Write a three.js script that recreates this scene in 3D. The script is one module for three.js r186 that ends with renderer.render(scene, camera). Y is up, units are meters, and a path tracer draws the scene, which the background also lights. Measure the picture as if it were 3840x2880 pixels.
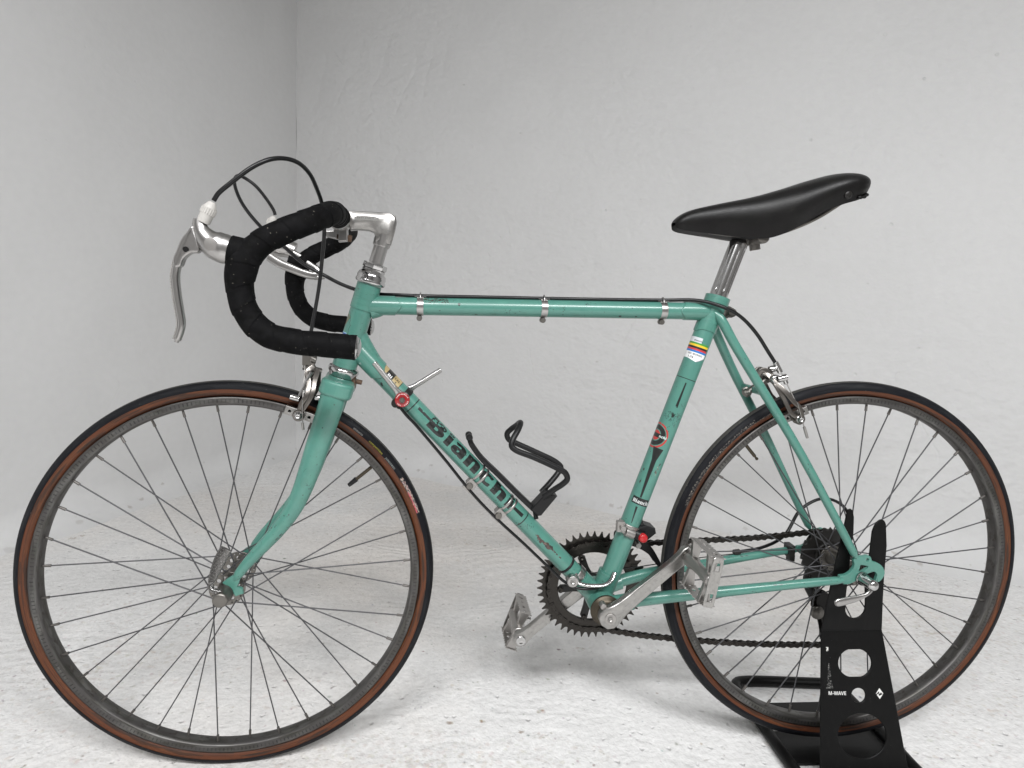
import * as THREE from 'three';
import { mergeGeometries, toCreasedNormals } from 'three/addons/utils/BufferGeometryUtils.js';
import { RectAreaLightUniformsLib } from 'three/addons/lights/RectAreaLightUniformsLib.js';
import { ImprovedNoise } from 'three/addons/math/ImprovedNoise.js';

// ---------------------------------------------------------------- camera, light, exposure
const scene = new THREE.Scene();
scene.background = new THREE.Color(0x000000);
const renderer = new THREE.WebGLRenderer({ antialias: true });
renderer.setSize(1024, 768);
renderer.toneMapping = THREE.LinearToneMapping;
renderer.toneMappingExposure = 1.0;
renderer.shadowMap.enabled = true;
const camera = new THREE.PerspectiveCamera(67.97, 4 / 3, 0.05, 40);
camera.position.set(-0.7515, 0.8185, 0.9513);
camera.rotation.set(-0.0904, -0.0740, 0.0330, 'YXZ');
camera.setViewOffset(3840, 2880, 136.6, 129.4, 3840, 2880);

RectAreaLightUniformsLib.init();
const LAMP = { y: 2.38, z: 1.85, w: 1.2, d: 0.3, power: 56 }, LAMPS = [-1.3, 0.2];
LAMPS.forEach((x) => {
  const l = new THREE.RectAreaLight(new THREE.Color(0.985, 0.99, 1.0), LAMP.power, LAMP.w, LAMP.d);
  l.name = 'lamp_light'; l.position.set(x, LAMP.y, LAMP.z); l.lookAt(x, 0, LAMP.z - 0.35); l.castShadow = true; scene.add(l);
});

// ---------------------------------------------------------------- helpers
const V3 = (x, y, z) => new THREE.Vector3(x, y, z);
const V2 = (x, y) => new THREE.Vector2(x, y);
let seed = 20240611;
const rnd = () => { seed = (seed * 1664525 + 1013904223) >>> 0; return seed / 4294967296; };
const rr = (a, b) => a + (b - a) * rnd();
const noise = new ImprovedNoise();
const fbm = (x, y, z, o = 4) => { let s = 0, a = 1, t = 0; for (let i = 0; i < o; i++) { s += a * noise.noise(x, y, z); t += a; a *= 0.5; x *= 2.03; y *= 2.03; z += 7.1; } return s / t; };
const norm = (g) => {
  let n = g.index ? g.toNonIndexed() : g.clone();
  for (const k of Object.keys(n.attributes)) if (!['position', 'normal', 'uv'].includes(k)) n.deleteAttribute(k);
  if (!n.attributes.normal) n.computeVertexNormals();
  if (!n.attributes.uv) n.setAttribute('uv', new THREE.BufferAttribute(new Float32Array(n.attributes.position.count * 2), 2));
  n.morphAttributes = {};
  return n;
};
const merge = (list) => mergeGeometries(list.flat().map(norm), false);
function part(parent, name, geos, mat) {
  const g = Array.isArray(geos) ? merge(geos) : geos;
  const m = new THREE.Mesh(g, mat); m.name = name; m.castShadow = m.receiveShadow = true; parent.add(m); return m;
}
function group(parent, name) { const g = new THREE.Group(); g.name = name; parent.add(g); return g; }
const box = (w, h, d, x = 0, y = 0, z = 0) => new THREE.BoxGeometry(w, h, d).translate(x, y, z);
function smooth(pts, n, tension = 0.5) {
  const c = new THREE.CatmullRomCurve3(pts.map(p => (p.isVector3 ? p : V3(...p))), false, 'centripetal', tension);
  return c.getSpacedPoints(n);
}
// sweep: tube along points; rad = number | fn(t) -> r or [rZ, rPlane]; v=0.5 faces the reference direction N (default +z)
function sweep(pts, rad, o = {}) {
  const radial = o.radial || 14, N0 = o.N || V3(0, 0, 1), n = pts.length, cap = o.cap !== false;
  const pos = [], uv = [], idx = [];
  const T = V3(), B = V3(), N = V3();
  let prevN = N0.clone(), len = [0];
  for (let i = 1; i < n; i++) len.push(len[i - 1] + pts[i].distanceTo(pts[i - 1]));
  const L = len[n - 1], rings = [];
  for (let i = 0; i < n; i++) {
    T.copy(pts[Math.min(n - 1, i + 1)]).sub(pts[Math.max(0, i - 1)]).normalize();
    N.copy(o.transport ? prevN : N0).addScaledVector(T, -T.dot(o.transport ? prevN : N0)).normalize();
    prevN = N.clone(); B.crossVectors(N, T);
    const t = len[i] / L; rings.push([pts[i].clone(), N.clone(), B.clone(), T.clone()]);
    for (let j = 0; j <= radial; j++) {
      const v = j / radial, a = 2 * Math.PI * (v - 0.5);
      let r = typeof rad === 'function' ? rad(t, v, len[i]) : rad; if (typeof r === 'number') r = [r, r];
      let ca = Math.cos(a), sa = Math.sin(a); if (o.sq) { ca = Math.sign(ca) * Math.pow(Math.abs(ca), o.sq); sa = Math.sign(sa) * Math.pow(Math.abs(sa), o.sq); }
      const p = pts[i].clone().addScaledVector(N, ca * r[0]).addScaledVector(B, sa * r[1]);
      pos.push(p.x, p.y, p.z); uv.push(t, v);
    }
  }
  const w = radial + 1;
  for (let i = 0; i < n - 1; i++) for (let j = 0; j < radial; j++) { const a = i * w + j, b = a + 1, c = a + w, d = c + 1; idx.push(a, c, b, b, c, d); }
  const g = new THREE.BufferGeometry();
  g.setAttribute('position', new THREE.Float32BufferAttribute(pos, 3));
  g.setAttribute('uv', new THREE.Float32BufferAttribute(uv, 2));
  g.setIndex(idx); g.computeVertexNormals();
  const na = g.attributes.normal;                       // weld the seam's normals
  for (let i = 0; i < n; i++) { const a = i * w, b = a + radial; const x = na.getX(a) + na.getX(b), y = na.getY(a) + na.getY(b), z = na.getZ(a) + na.getZ(b), l = Math.hypot(x, y, z) || 1; na.setXYZ(a, x / l, y / l, z / l); na.setXYZ(b, x / l, y / l, z / l); }
  if (!cap) return g;
  const caps = [];
  for (const e of [0, n - 1]) {
    const cp = [], ci = [], cu = []; cp.push(...pts[e].toArray()); cu.push(e ? 1 : 0, 0.5);
    for (let j = 0; j <= radial; j++) { const k = (e * w + j) * 3; cp.push(pos[k], pos[k + 1], pos[k + 2]); cu.push(e ? 1 : 0, j / radial); }
    for (let j = 1; j <= radial; j++) e ? ci.push(0, j + 1, j) : ci.push(0, j, j + 1);
    const c = new THREE.BufferGeometry(); c.setAttribute('position', new THREE.Float32BufferAttribute(cp, 3)); c.setAttribute('uv', new THREE.Float32BufferAttribute(cu, 2)); c.setIndex(ci); c.computeVertexNormals(); caps.push(c);
  }
  return merge([g, ...caps]);
}
const line = (a, b, n = 2) => Array.from({ length: n }, (_, i) => V3(...a).lerp(V3(...b), i / (n - 1)));
const rod = (a, b, r, o = {}) => sweep(line(a, b, o.n || 2), r, o);
// straight cylinder between two points with bevelled ends
function pin(a, b, r, bevel = 0.0006, radial = 18, N) {
  const A = V3(...a), B = V3(...b), d = B.clone().sub(A).normalize(), L = A.distanceTo(B);
  const up = Math.abs(d.z) > 0.9 ? V3(1, 0, 0) : V3(0, 0, 1);
  return sweep([A, A.clone().addScaledVector(d, bevel), B.clone().addScaledVector(d, -bevel), B], (t) => (t < 1e-6 || t > 1 - 1e-6 ? r - bevel : r), { radial, N: N || up });
}
// lathe round the z axis: profile [[r, z], ...]
function latheZ(prof, seg = 48) { return new THREE.LatheGeometry(prof.map(p => V2(Math.max(1e-5, p[0]), p[1])), seg).rotateX(Math.PI / 2); }
// profile turned round the axis from point a towards b: [[r, s along axis]]
function latheAB(a, b, prof, seg = 32) {
  const g = new THREE.LatheGeometry(prof.map(p => V2(Math.max(1e-5, p[0]), p[1])), seg);
  const d = V3(...b).sub(V3(...a)).normalize();
  g.applyQuaternion(new THREE.Quaternion().setFromUnitVectors(V3(0, 1, 0), d)); return g.translate(...a);
}
function shapeOf(pts, holes = []) { const s = new THREE.Shape(pts.map(p => V2(...p))); for (const h of holes) s.holes.push(new THREE.Path(h.map(p => V2(...p)))); return s; }
function plate(pts, z0, z1, bevel = 0.0008, holes = [], seg = 2) {
  const d = z1 - z0, bv = Math.min(bevel, d / 2.2);
  return new THREE.ExtrudeGeometry(shapeOf(pts, holes), { depth: d - 2 * bv, bevelEnabled: bv > 0, bevelThickness: bv, bevelSize: bv, bevelOffset: -bv, bevelSegments: seg, curveSegments: 12 }).translate(0, 0, z0 + bv);
}
const circ = (cx, cy, r, n = 20, rev = false, ry = r) => Array.from({ length: n }, (_, i) => { const a = (rev ? -1 : 1) * 2 * Math.PI * i / n; return [cx + r * Math.cos(a), cy + ry * Math.sin(a)]; });
function roundPoly(pts, n = 60) { const c = new THREE.CatmullRomCurve3(pts.map(p => V3(p[0], p[1], 0)), true, 'centripetal'); return c.getPoints(n).slice(0, n).map(p => [p.x, p.y]); }
function hexPin(a, b, r) { return pin(a, b, r, 0.0005, 6); }
const crease = (g, a = 0.6) => toCreasedNormals(norm(g), a);

// steering: bar, stem, fork and front wheel are turned a little towards the camera
const AX = V3(-0.8974, 0.699, 0), AD = V3(0.0370, 0.1307, 0).normalize();
const SM = new THREE.Matrix4().makeTranslation(AX).multiply(new THREE.Matrix4().makeRotationAxis(AD, 0.0606)).multiply(new THREE.Matrix4().makeTranslation(AX.clone().negate()));
const st = (g) => Array.isArray(g) ? merge(g).applyMatrix4(SM) : g.applyMatrix4(SM);
const onAxis = (s) => [AX.x + AD.x * s, AX.y + AD.y * s, 0];

// ---------------------------------------------------------------- textures
function canvas(w, h, draw) { const c = document.createElement('canvas'); c.width = w; c.height = h; draw(c.getContext('2d'), w, h); return c; }
function ctex(c, o = {}) {
  const t = new THREE.CanvasTexture(c); if (o.srgb !== false) t.colorSpace = THREE.SRGBColorSpace;
  t.wrapS = t.wrapT = THREE.RepeatWrapping; t.magFilter = THREE.LinearFilter; t.anisotropy = 8;
  if (o.rep) t.repeat.set(...o.rep); return t;
}
function blob(x, cx, cy, r, k = 0.5, sx = 1) {
  x.beginPath(); const n = 9, ph = rnd() * 6;
  for (let i = 0; i < n; i++) { const a = i / n * 6.283, q = r * (1 - k / 2 + k * rnd()); x[i ? 'lineTo' : 'moveTo'](cx + Math.cos(a + ph) * q * sx, cy + Math.sin(a + ph) * q); }
  x.closePath(); x.fill();
}
const PAINT = 'rgb(73,126,114)';
function paintBase(x, w, h, dens = 1) {
  x.fillStyle = PAINT; x.fillRect(0, 0, w, h);
  for (let i = 0; i < 500 * dens; i++) { x.fillStyle = rnd() < 0.5 ? 'rgba(86,140,127,0.10)' : 'rgba(62,112,101,0.10)'; blob(x, rnd() * w, rnd() * h, rr(3, 22), 0.7, 1.8); }
  for (let i = 0; i < 260 * dens; i++) { x.fillStyle = `rgba(60,85,75,${rr(0.03, 0.09)})`; blob(x, rnd() * w, rnd() * h, rr(2, 12), 0.9, 2.2); }
  const cl = []; for (let i = 0; i < 9 * dens + 2; i++) cl.push([rnd() * w, rnd() * h]);
  for (let i = 0; i < 230 * dens; i++) {
    const c = cl[Math.floor(rnd() * cl.length)], q = rnd() < 0.6;
    x.fillStyle = `rgba(${rr(18, 48)},${rr(26, 46)},${rr(24, 40)},${rr(0.5, 0.95)})`;
    blob(x, q ? c[0] + rr(-50, 50) : rnd() * w, q ? c[1] + rr(-22, 22) : rnd() * h, (rnd() < 0.9 ? rr(0.7, 2.6) : rr(2.5, 5)), 0.9, rr(0.7, 2.2));
  }
  for (let i = 0; i < 44 * dens; i++) { x.strokeStyle = `rgba(30,48,42,${rr(0.3, 0.8)})`; x.lineWidth = rr(0.6, 1.4); const a = rnd() * w, b = rnd() * h; x.beginPath(); x.moveTo(a, b); x.lineTo(a + rr(-24, 24), b + rr(-9, 9)); x.stroke(); }
}
const paintGeneric = ctex(canvas(1024, 256, (x, w, h) => paintBase(x, w, h, 1)));
// fits one glyph into a box
function glyph(x, ch, font, x0, y0, x1, y1) {
  x.save(); x.font = font; const m = x.measureText(ch), bw = m.actualBoundingBoxLeft + m.actualBoundingBoxRight, bh = m.actualBoundingBoxAscent + m.actualBoundingBoxDescent;
  x.translate(x0, y1); x.scale((x1 - x0) / bw, (y1 - y0) / bh); x.fillText(ch, m.actualBoundingBoxLeft, -m.actualBoundingBoxDescent); x.restore();
}
const DTL = 0.5993, DTP = 2048 / DTL, DTH = 344;
const downTubeTex = ctex(canvas(2048, DTH, (x, w, h) => {
  paintBase(x, w, h, 1);
  const X = (s) => s * DTP, Y = (o) => h / 2 - Math.asin(Math.max(-1, Math.min(1, o / 0.0166))) * 0.0162 * DTP;
  x.fillStyle = '#0d1110';
  x.fillRect(X(0.1186), 0, 6, h); x.fillRect(X(0.392), 0, 6, h);
  const f = '900 120px sans-serif', lo = Y(-0.0038), hi = Y(0.0158), xh = Y(0.0146);
  [['B', 0.1575, 0.1905, hi], ['i', 0.1975, 0.2075, hi], ['a', 0.2135, 0.2395, xh], ['n', 0.2465, 0.2735, xh], ['c', 0.2815, 0.3065, xh], ['h', 0.3135, 0.3405, hi], ['i', 0.3480, 0.3585, hi]].forEach(([c, a, b, t]) => { for (const d of [-4, 0, 4]) glyph(x, c, f, X(a) + d, t, X(b) + d, lo); });
  x.beginPath(); x.moveTo(X(0.128), Y(0.0095)); x.lineTo(X(0.160), Y(0.009)); x.lineTo(X(0.160), Y(0.0055)); x.lineTo(X(0.128), Y(0.005)); x.fill();
  x.beginPath(); x.moveTo(X(0.356), Y(0.0075)); x.lineTo(X(0.386), Y(0.0095)); x.lineTo(X(0.386), Y(0.0035)); x.lineTo(X(0.356), Y(0.0035)); x.fill();
  x.fillStyle = PAINT;                                    // worn lettering
  for (let i = 0; i < 90; i++) { const s = rr(0.128, 0.386); blob(x, X(s), rr(hi - 8, lo), rr(0.5, 1.9), 0.9, rr(0.8, 2)); }
  for (let i = 0; i < 46; i++) blob(x, X(rr(0.134, 0.186)), Y(rr(0.010, 0.0162)), rr(1.5, 6), 0.9, 1.4);
  for (let i = 0; i < 16; i++) blob(x, X(rr(0.2, 0.208)), Y(rr(0.013, 0.0162)), rr(1, 3.5), 0.9, 1.4);
  for (const [s, o, r] of [[0.43, 0, 9], [0.437, 0, 12], [0.445, 0.001, 10], [0.452, 0.002, 14], [0.458, 0.003, 13], [0.466, 0.003, 6], [0.472, 0.003, 5], [0.478, 0.003, 4], [0.486, 0.003, 5]])
    for (let k = 0; k < 7; k++) { x.fillStyle = ['rgb(58,44,40)', 'rgb(72,52,46)', 'rgb(46,38,38)', 'rgb(96,78,70)'][k % 4]; blob(x, X(s) + rr(-r, r) * 1.3, Y(o) + rr(-r, r) * 0.6, rr(2, r * 0.75), 0.9, 1.5); }
  for (let i = 0; i < 16; i++) { x.fillStyle = '#20302b'; blob(x, X(rr(0.402, 0.414)), Y(rr(-0.003, 0.009)), rr(0.8, 2), 0.9, 1.6); }
  // sticker under the head lug: gold / black / gold
  const sy0 = Y(0.0164), sy1 = Y(0.0045), sx = X(0.040);
  x.fillStyle = '#15130f'; x.fillRect(sx - 3, sy0 - 34, 142, sy1 - sy0 + 37);
  x.fillStyle = '#a8956a'; x.fillRect(sx, sy0 - 32, 32, sy1 - sy0 + 32); x.fillRect(sx + 82, sy0 - 32, 54, sy1 - sy0 + 32);
  x.fillStyle = '#f3f3f3'; x.font = 'bold 38px serif'; x.save(); x.translate(sx + 40, sy1 - 4); x.rotate(0); x.font = 'bold 34px serif'; x.fillText('Bi', 0, 0); x.restore();
  x.save(); x.fillStyle = '#1a1712'; x.font = 'bold 22px sans-serif'; x.translate(sx + 86, sy1 - 28); x.fillText('CAL', 0, 0); x.translate(14, 26); x.font = 'bold 26px sans-serif'; x.fillText('1.', 0, 0); x.restore();
  x.fillStyle = '#0e1513'; for (const [a, b] of [[0.056, -0.009], [0.058, -0.0105], [0.060, -0.011]]) blob(x, X(a), Y(b), 8, 0.8, 0.8);
}));
const STL = 0.5621, STP = 2048 / STL, STH = 384;
const seatTubeTex = ctex(canvas(2048, STH, (x, w, h) => {
  paintBase(x, w, h, 1);
  const X = (s) => s * STP, Y = (o) => h / 2 - Math.asin(Math.max(-1, Math.min(1, o / 0.0172))) * 0.0168 * STP;
  const band = (a, b, c, y0 = 0, y1 = h) => { x.fillStyle = c; x.fillRect(X(a), y0, X(b) - X(a), y1 - y0); };
  const yb = Y(-0.0105);
  x.fillStyle = '#e6e6e6'; x.beginPath(); x.moveTo(X(0.4815), 0); x.lineTo(X(0.4815), yb); x.lineTo(X(0.459), yb); x.lineTo(X(0.4500), Y(0.003)); x.lineTo(X(0.4535), Y(0.0155)); x.lineTo(X(0.4535), 0); x.fill();
  x.fillStyle = '#c9ccd0'; x.fillRect(X(0.4815), 0, X(0.4915) - X(0.4815), Y(0.005));
  band(0.4795, 0.4825, '#3f8a3a', 0, yb); band(0.4758, 0.4795, '#e0b92a', 0, yb); band(0.4722, 0.4758, '#14161a', 0, yb); band(0.4690, 0.4722, '#c23536', 0, yb); band(0.4655, 0.4690, '#2a6fb8', 0, yb);
  x.fillStyle = '#1b1d22';
  const word = (s, o, txt, font) => { x.save(); x.translate(X(s), Y(o)); x.rotate(Math.PI / 2); x.font = font; x.fillText(txt, 0, 0); x.restore(); };
  word(0.4605, 0.0165, 'DEL MONDO', 'bold 16px sans-serif'); word(0.4545, 0.0160, '1-74', 'bold 20px sans-serif'); word(0.4845, 0.0155, 'Bianchi', 'bold 15px sans-serif');
  x.strokeStyle = '#7c8084'; x.lineWidth = 4; x.beginPath(); x.moveTo(X(0.459), yb); x.lineTo(X(0.4500), Y(0.003)); x.stroke();
  band(0.4178, 0.4190, '#0e1512');
  x.fillStyle = '#0e1311';
  x.beginPath(); x.moveTo(X(0.4115), Y(0.0062)); x.lineTo(X(0.366), Y(0.0075)); x.lineTo(X(0.366), Y(0.0035)); x.lineTo(X(0.4115), Y(0.0042)); x.fill();
  x.beginPath(); x.moveTo(X(0.355), Y(0.0085)); x.lineTo(X(0.355), Y(0.0025)); x.lineTo(X(0.3405), Y(0.0060)); x.fill();
  // round emblem
  const ex = X(0.3095), ey = Y(0.0168), er = 78;
  x.lineWidth = 11; x.strokeStyle = '#b03230'; x.beginPath(); x.arc(ex, ey, er, 0, 7); x.stroke();
  x.lineWidth = 27; x.strokeStyle = '#101413'; x.beginPath(); x.arc(ex, ey, er - 25, 0, 7); x.stroke();
  x.fillStyle = '#b03230'; x.beginPath(); x.arc(ex, ey, er - 45, 0, 7); x.fill();
  x.fillStyle = PAINT; x.fillRect(ex - 3, ey, 6, er + 6);
  x.fillStyle = '#101413'; x.fillRect(ex - 12, ey - 60, 26, 104);
  x.fillStyle = '#d8dedb'; word(0.3095 - 0.0022, 0.0135, 'nchi', 'bold 24px sans-serif');
  // long arrow below
  x.fillStyle = '#0d1211'; x.beginPath(); x.moveTo(X(0.2895), Y(0.0150)); x.lineTo(X(0.2895), Y(-0.0005)); x.lineTo(X(0.268), Y(0.0045)); x.lineTo(X(0.1985), Y(0.0050)); x.lineTo(X(0.1985), Y(0.0078)); x.lineTo(X(0.268), Y(0.0115)); x.fill();
  x.fillRect(X(0.185), Y(0.0158), X(0.1975) - X(0.185), Y(-0.0115) - Y(0.0158));
  x.fillStyle = '#e4e8e6'; word(0.1874, 0.0151, 'Bianchi', 'bold 30px serif');
  x.fillStyle = '#0d1211'; x.beginPath(); x.moveTo(X(0.181), Y(0.0084)); x.lineTo(X(0.181), Y(0.0052)); x.lineTo(X(0.151), Y(0.0048)); x.lineTo(X(0.151), Y(0.0058)); x.fill();
  // flaking varnish and wear
  x.fillStyle = PAINT; for (let i = 0; i < 34; i++) blob(x, X(rr(0.325, 0.368)), Y(rr(0.003, 0.0165)), rr(2, 9), 0.9, 1.3);
  x.strokeStyle = 'rgba(30,46,40,0.85)';
  for (let i = 0; i < 16; i++) { x.lineWidth = rr(0.8, 1.8); x.beginPath(); let a = X(rr(0.335, 0.375)), b = Y(rr(-0.006, 0.0165)); x.moveTo(a, b); for (let k = 0; k < 6; k++) { a += rr(-16, 16); b += rr(-14, 14); x.lineTo(a, b); } x.stroke(); }
  for (let i = 0; i < 9; i++) { x.fillStyle = ['#5b5a4e', '#3b4742', '#8a8f80'][i % 3]; blob(x, X(rr(0.243, 0.262)), Y(rr(-0.0045, -0.001)), rr(2, 5), 0.9, 1.8); }
}));
const topTubeTex = ctex(canvas(2048, 320, (x, w, h) => {
  paintBase(x, w, h, 1);
  for (let i = 0; i < 120; i++) { x.fillStyle = rnd() < 0.7 ? 'rgb(52,34,28)' : 'rgb(30,34,32)'; blob(x, rr(300, 440), h / 2 - rr(28, 62) + rr(-12, 12), rr(0.8, 3.6), 0.9, 1.5); }
  for (const [a, b, r] of [[505, 20, 6], [505, 12, 6], [640, 40, 2], [1010, 0, 3], [1480, -42, 7], [1580, -44, 6], [1550, 12, 3]]) { x.fillStyle = '#1d2a25'; blob(x, a, h / 2 - b, r, 0.6, 1.2); }
}));
const headTex = ctex(canvas(512, 512, (x, w, h) => {
  paintBase(x, w, h, 0.6);
  const bx = 180, by = 120;      // crest on the front of the head tube (canvas up = front)
  x.fillStyle = '#6b5b34'; for (let k = -5; k <= 5; k++) { x.save(); x.translate(bx + 30, by); x.rotate(k * 0.13); x.fillRect(20, -4, 105, 7); x.restore(); }
  x.strokeStyle = '#1c1a14'; x.lineWidth = 2; for (let k = -5; k <= 5; k++) { x.save(); x.translate(bx + 30, by); x.rotate(k * 0.13 + 0.05); x.beginPath(); x.moveTo(20, 0); x.lineTo(125, 0); x.stroke(); x.restore(); }
  x.fillStyle = '#2c4f8e'; x.fillRect(bx - 22, by - 66, 52, 150); x.strokeStyle = '#9cc2e6'; x.lineWidth = 4; x.strokeRect(bx - 22, by - 66, 52, 150);
  x.save(); x.translate(bx - 10, by - 62); x.rotate(Math.PI / 2); x.fillStyle = '#a9d2f2'; x.font = 'bold 34px sans-serif'; x.fillText('BIANCHI', 0, 0); x.restore();
  x.fillStyle = '#54482c'; for (let k = -3; k <= 3; k++) { x.save(); x.translate(bx - 20, by); x.rotate(Math.PI + k * 0.16); x.fillRect(5, -4, 70, 7); x.restore(); }
  x.strokeStyle = '#1f2f2a'; x.lineWidth = 2.5; x.beginPath(); for (let i = 0; i < 60; i++) { const a = i / 60 * 6.283; x.lineTo(bx + 10 + Math.cos(a) * 165 + rr(-6, 6), by + 18 + Math.sin(a) * 82 + rr(-6, 6)); } x.closePath(); x.stroke();
}));

// tyres
function tyreTex(herring, marks) {
  return canvas(2048, 128, (x, w, h) => {
    x.fillStyle = '#16171a'; x.fillRect(0, 0, w, h);
    for (let i = 0; i < 900; i++) { x.fillStyle = rnd() < 0.5 ? 'rgba(70,70,70,0.12)' : 'rgba(5,5,8,0.2)'; blob(x, rnd() * w, rnd() * h, rr(1, 9), 0.8, 3); }
    x.fillStyle = 'rgba(96,94,88,0.55)'; x.fillRect(0, h * 0.36, w, h * 0.28);
    for (let i = 0; i < 2500; i++) { x.fillStyle = rnd() < 0.5 ? 'rgba(130,126,118,0.25)' : 'rgba(20,20,22,0.3)'; x.fillRect(rnd() * w, h * rr(0.34, 0.66), rr(1, 5), rr(1, 2)); }
    if (herring) { x.strokeStyle = 'rgba(8,8,10,0.9)'; x.lineWidth = 1.3; for (let i = -4; i < w / 5 + 4; i++) { x.beginPath(); x.moveTo(i * 5, h * 0.33); x.lineTo(i * 5 - 8, h * 0.2); x.moveTo(i * 5, h * 0.67); x.lineTo(i * 5 - 8, h * 0.8); x.stroke(); } }
    for (let i = 0; i < 60; i++) { x.fillStyle = 'rgba(170,165,155,0.5)'; blob(x, rnd() * w, rnd() * h, rr(0.5, 1.4), 0.8); }
    marks(x, w, h);
  });
}
// canvas x = angle from the bottom of the wheel, counted counter-clockwise seen from the camera; canvas top = camera side
const angX = (deg, w) => (((deg + 90) % 360 + 360) % 360) / 360 * w;
function arcText(x, w, y, deg, txt, font, fill) { x.save(); x.translate(angX(deg, w), y); x.rotate(Math.PI); x.scale(0.36, 1); x.fillStyle = fill; x.font = font; x.fillText(txt, 0, 0); x.restore(); }
const tyreFrontTex = ctex(tyreTex(true, (x, w, h) => {
  arcText(x, w, 3, 53, 'Vittoria', 'bold 15px sans-serif', 'rgba(175,172,165,0.75)');
  arcText(x, w, 3, 47, 'competition', 'bold 15px sans-serif', 'rgba(170,160,60,0.9)');
  arcText(x, w, 3, 40, 'JUNIORES', 'bold 15px sans-serif', 'rgba(170,176,170,0.7)');
  for (let i = 0; i < 420; i++) { x.fillStyle = `rgba(${rr(150, 200)},${rr(140, 165)},${rr(135, 155)},0.55)`; x.fillRect(angX(rr(20, 32), w), rr(0, 17), rr(1, 3), rr(1, 4)); }
  for (let i = 0; i < 160; i++) { x.fillStyle = 'rgba(175,80,85,0.6)'; x.fillRect(angX(rr(20, 27), w), rr(0, 6), rr(1, 3), rr(1, 3)); }
}));
const tyreRearTex = ctex(tyreTex(false, (x, w, h) => {
  for (let d = 126; d < 160; d += 0.9) for (let k = 0; k < 9; k++) { x.fillStyle = `rgba(170,162,148,${rr(0.2, 0.6)})`; x.fillRect(angX(d, w) + rr(-3, 3), rr(4, 15), rr(1, 2), rr(1, 4)); }
  for (let d = 118; d < 160; d += 0.35) { x.fillStyle = `rgba(180,170,152,${rr(0.1, 0.8)})`; x.fillRect(angX(d, w), rr(0, 2), 2, 2); }
}));
const wallTex = ctex(canvas(2048, 64, (x, w, h) => {
  x.fillStyle = '#683514'; x.fillRect(0, 0, w, h);
  for (let i = 0; i < 800; i++) { x.fillStyle = ['rgba(138,88,42,0.22)', 'rgba(40,18,8,0.28)', 'rgba(88,50,24,0.3)', 'rgba(96,42,14,0.3)'][i % 4]; const L = rr(10, 120); x.fillRect(rnd() * w, rnd() * h, L, rr(1, 4)); }
  for (let i = 0; i < 160; i++) { x.fillStyle = 'rgba(170,130,84,0.5)'; x.fillRect(rnd() * w, rnd() * h, rr(2, 30), 1); }
  for (let i = 0; i < 90; i++) { x.fillStyle = 'rgba(30,20,14,0.4)'; blob(x, rnd() * w, rnd() * h, rr(2, 9), 0.8, 4); }
}));
const rimTex = ctex(canvas(2048, 176, (x, w, h) => {
  x.fillStyle = '#5a5857'; x.fillRect(0, 0, w, h);
  for (let i = 0; i < 1400; i++) { x.fillStyle = rnd() < 0.6 ? 'rgba(60,56,52,0.16)' : 'rgba(170,168,164,0.12)'; blob(x, rnd() * w, rnd() * h, rr(1, 10), 0.8, 2.6); }
  for (let k = 0; k < 36; k++) for (let i = 0; i < 18; i++) { x.fillStyle = 'rgba(40,34,28,0.15)'; blob(x, k / 36 * w + rr(-7, 7), h * 0.5 + rr(-16, 16), rr(0.8, 3.2), 0.8, 1.2); }
  for (const y0 of [16 * 2, 16 * 8]) for (let i = 0; i < w; i += 7) { x.fillStyle = `rgba(30,30,32,${rr(0.15, 0.5)})`; x.fillRect(i, y0 + 3, 2, 11); }
}));

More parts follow.
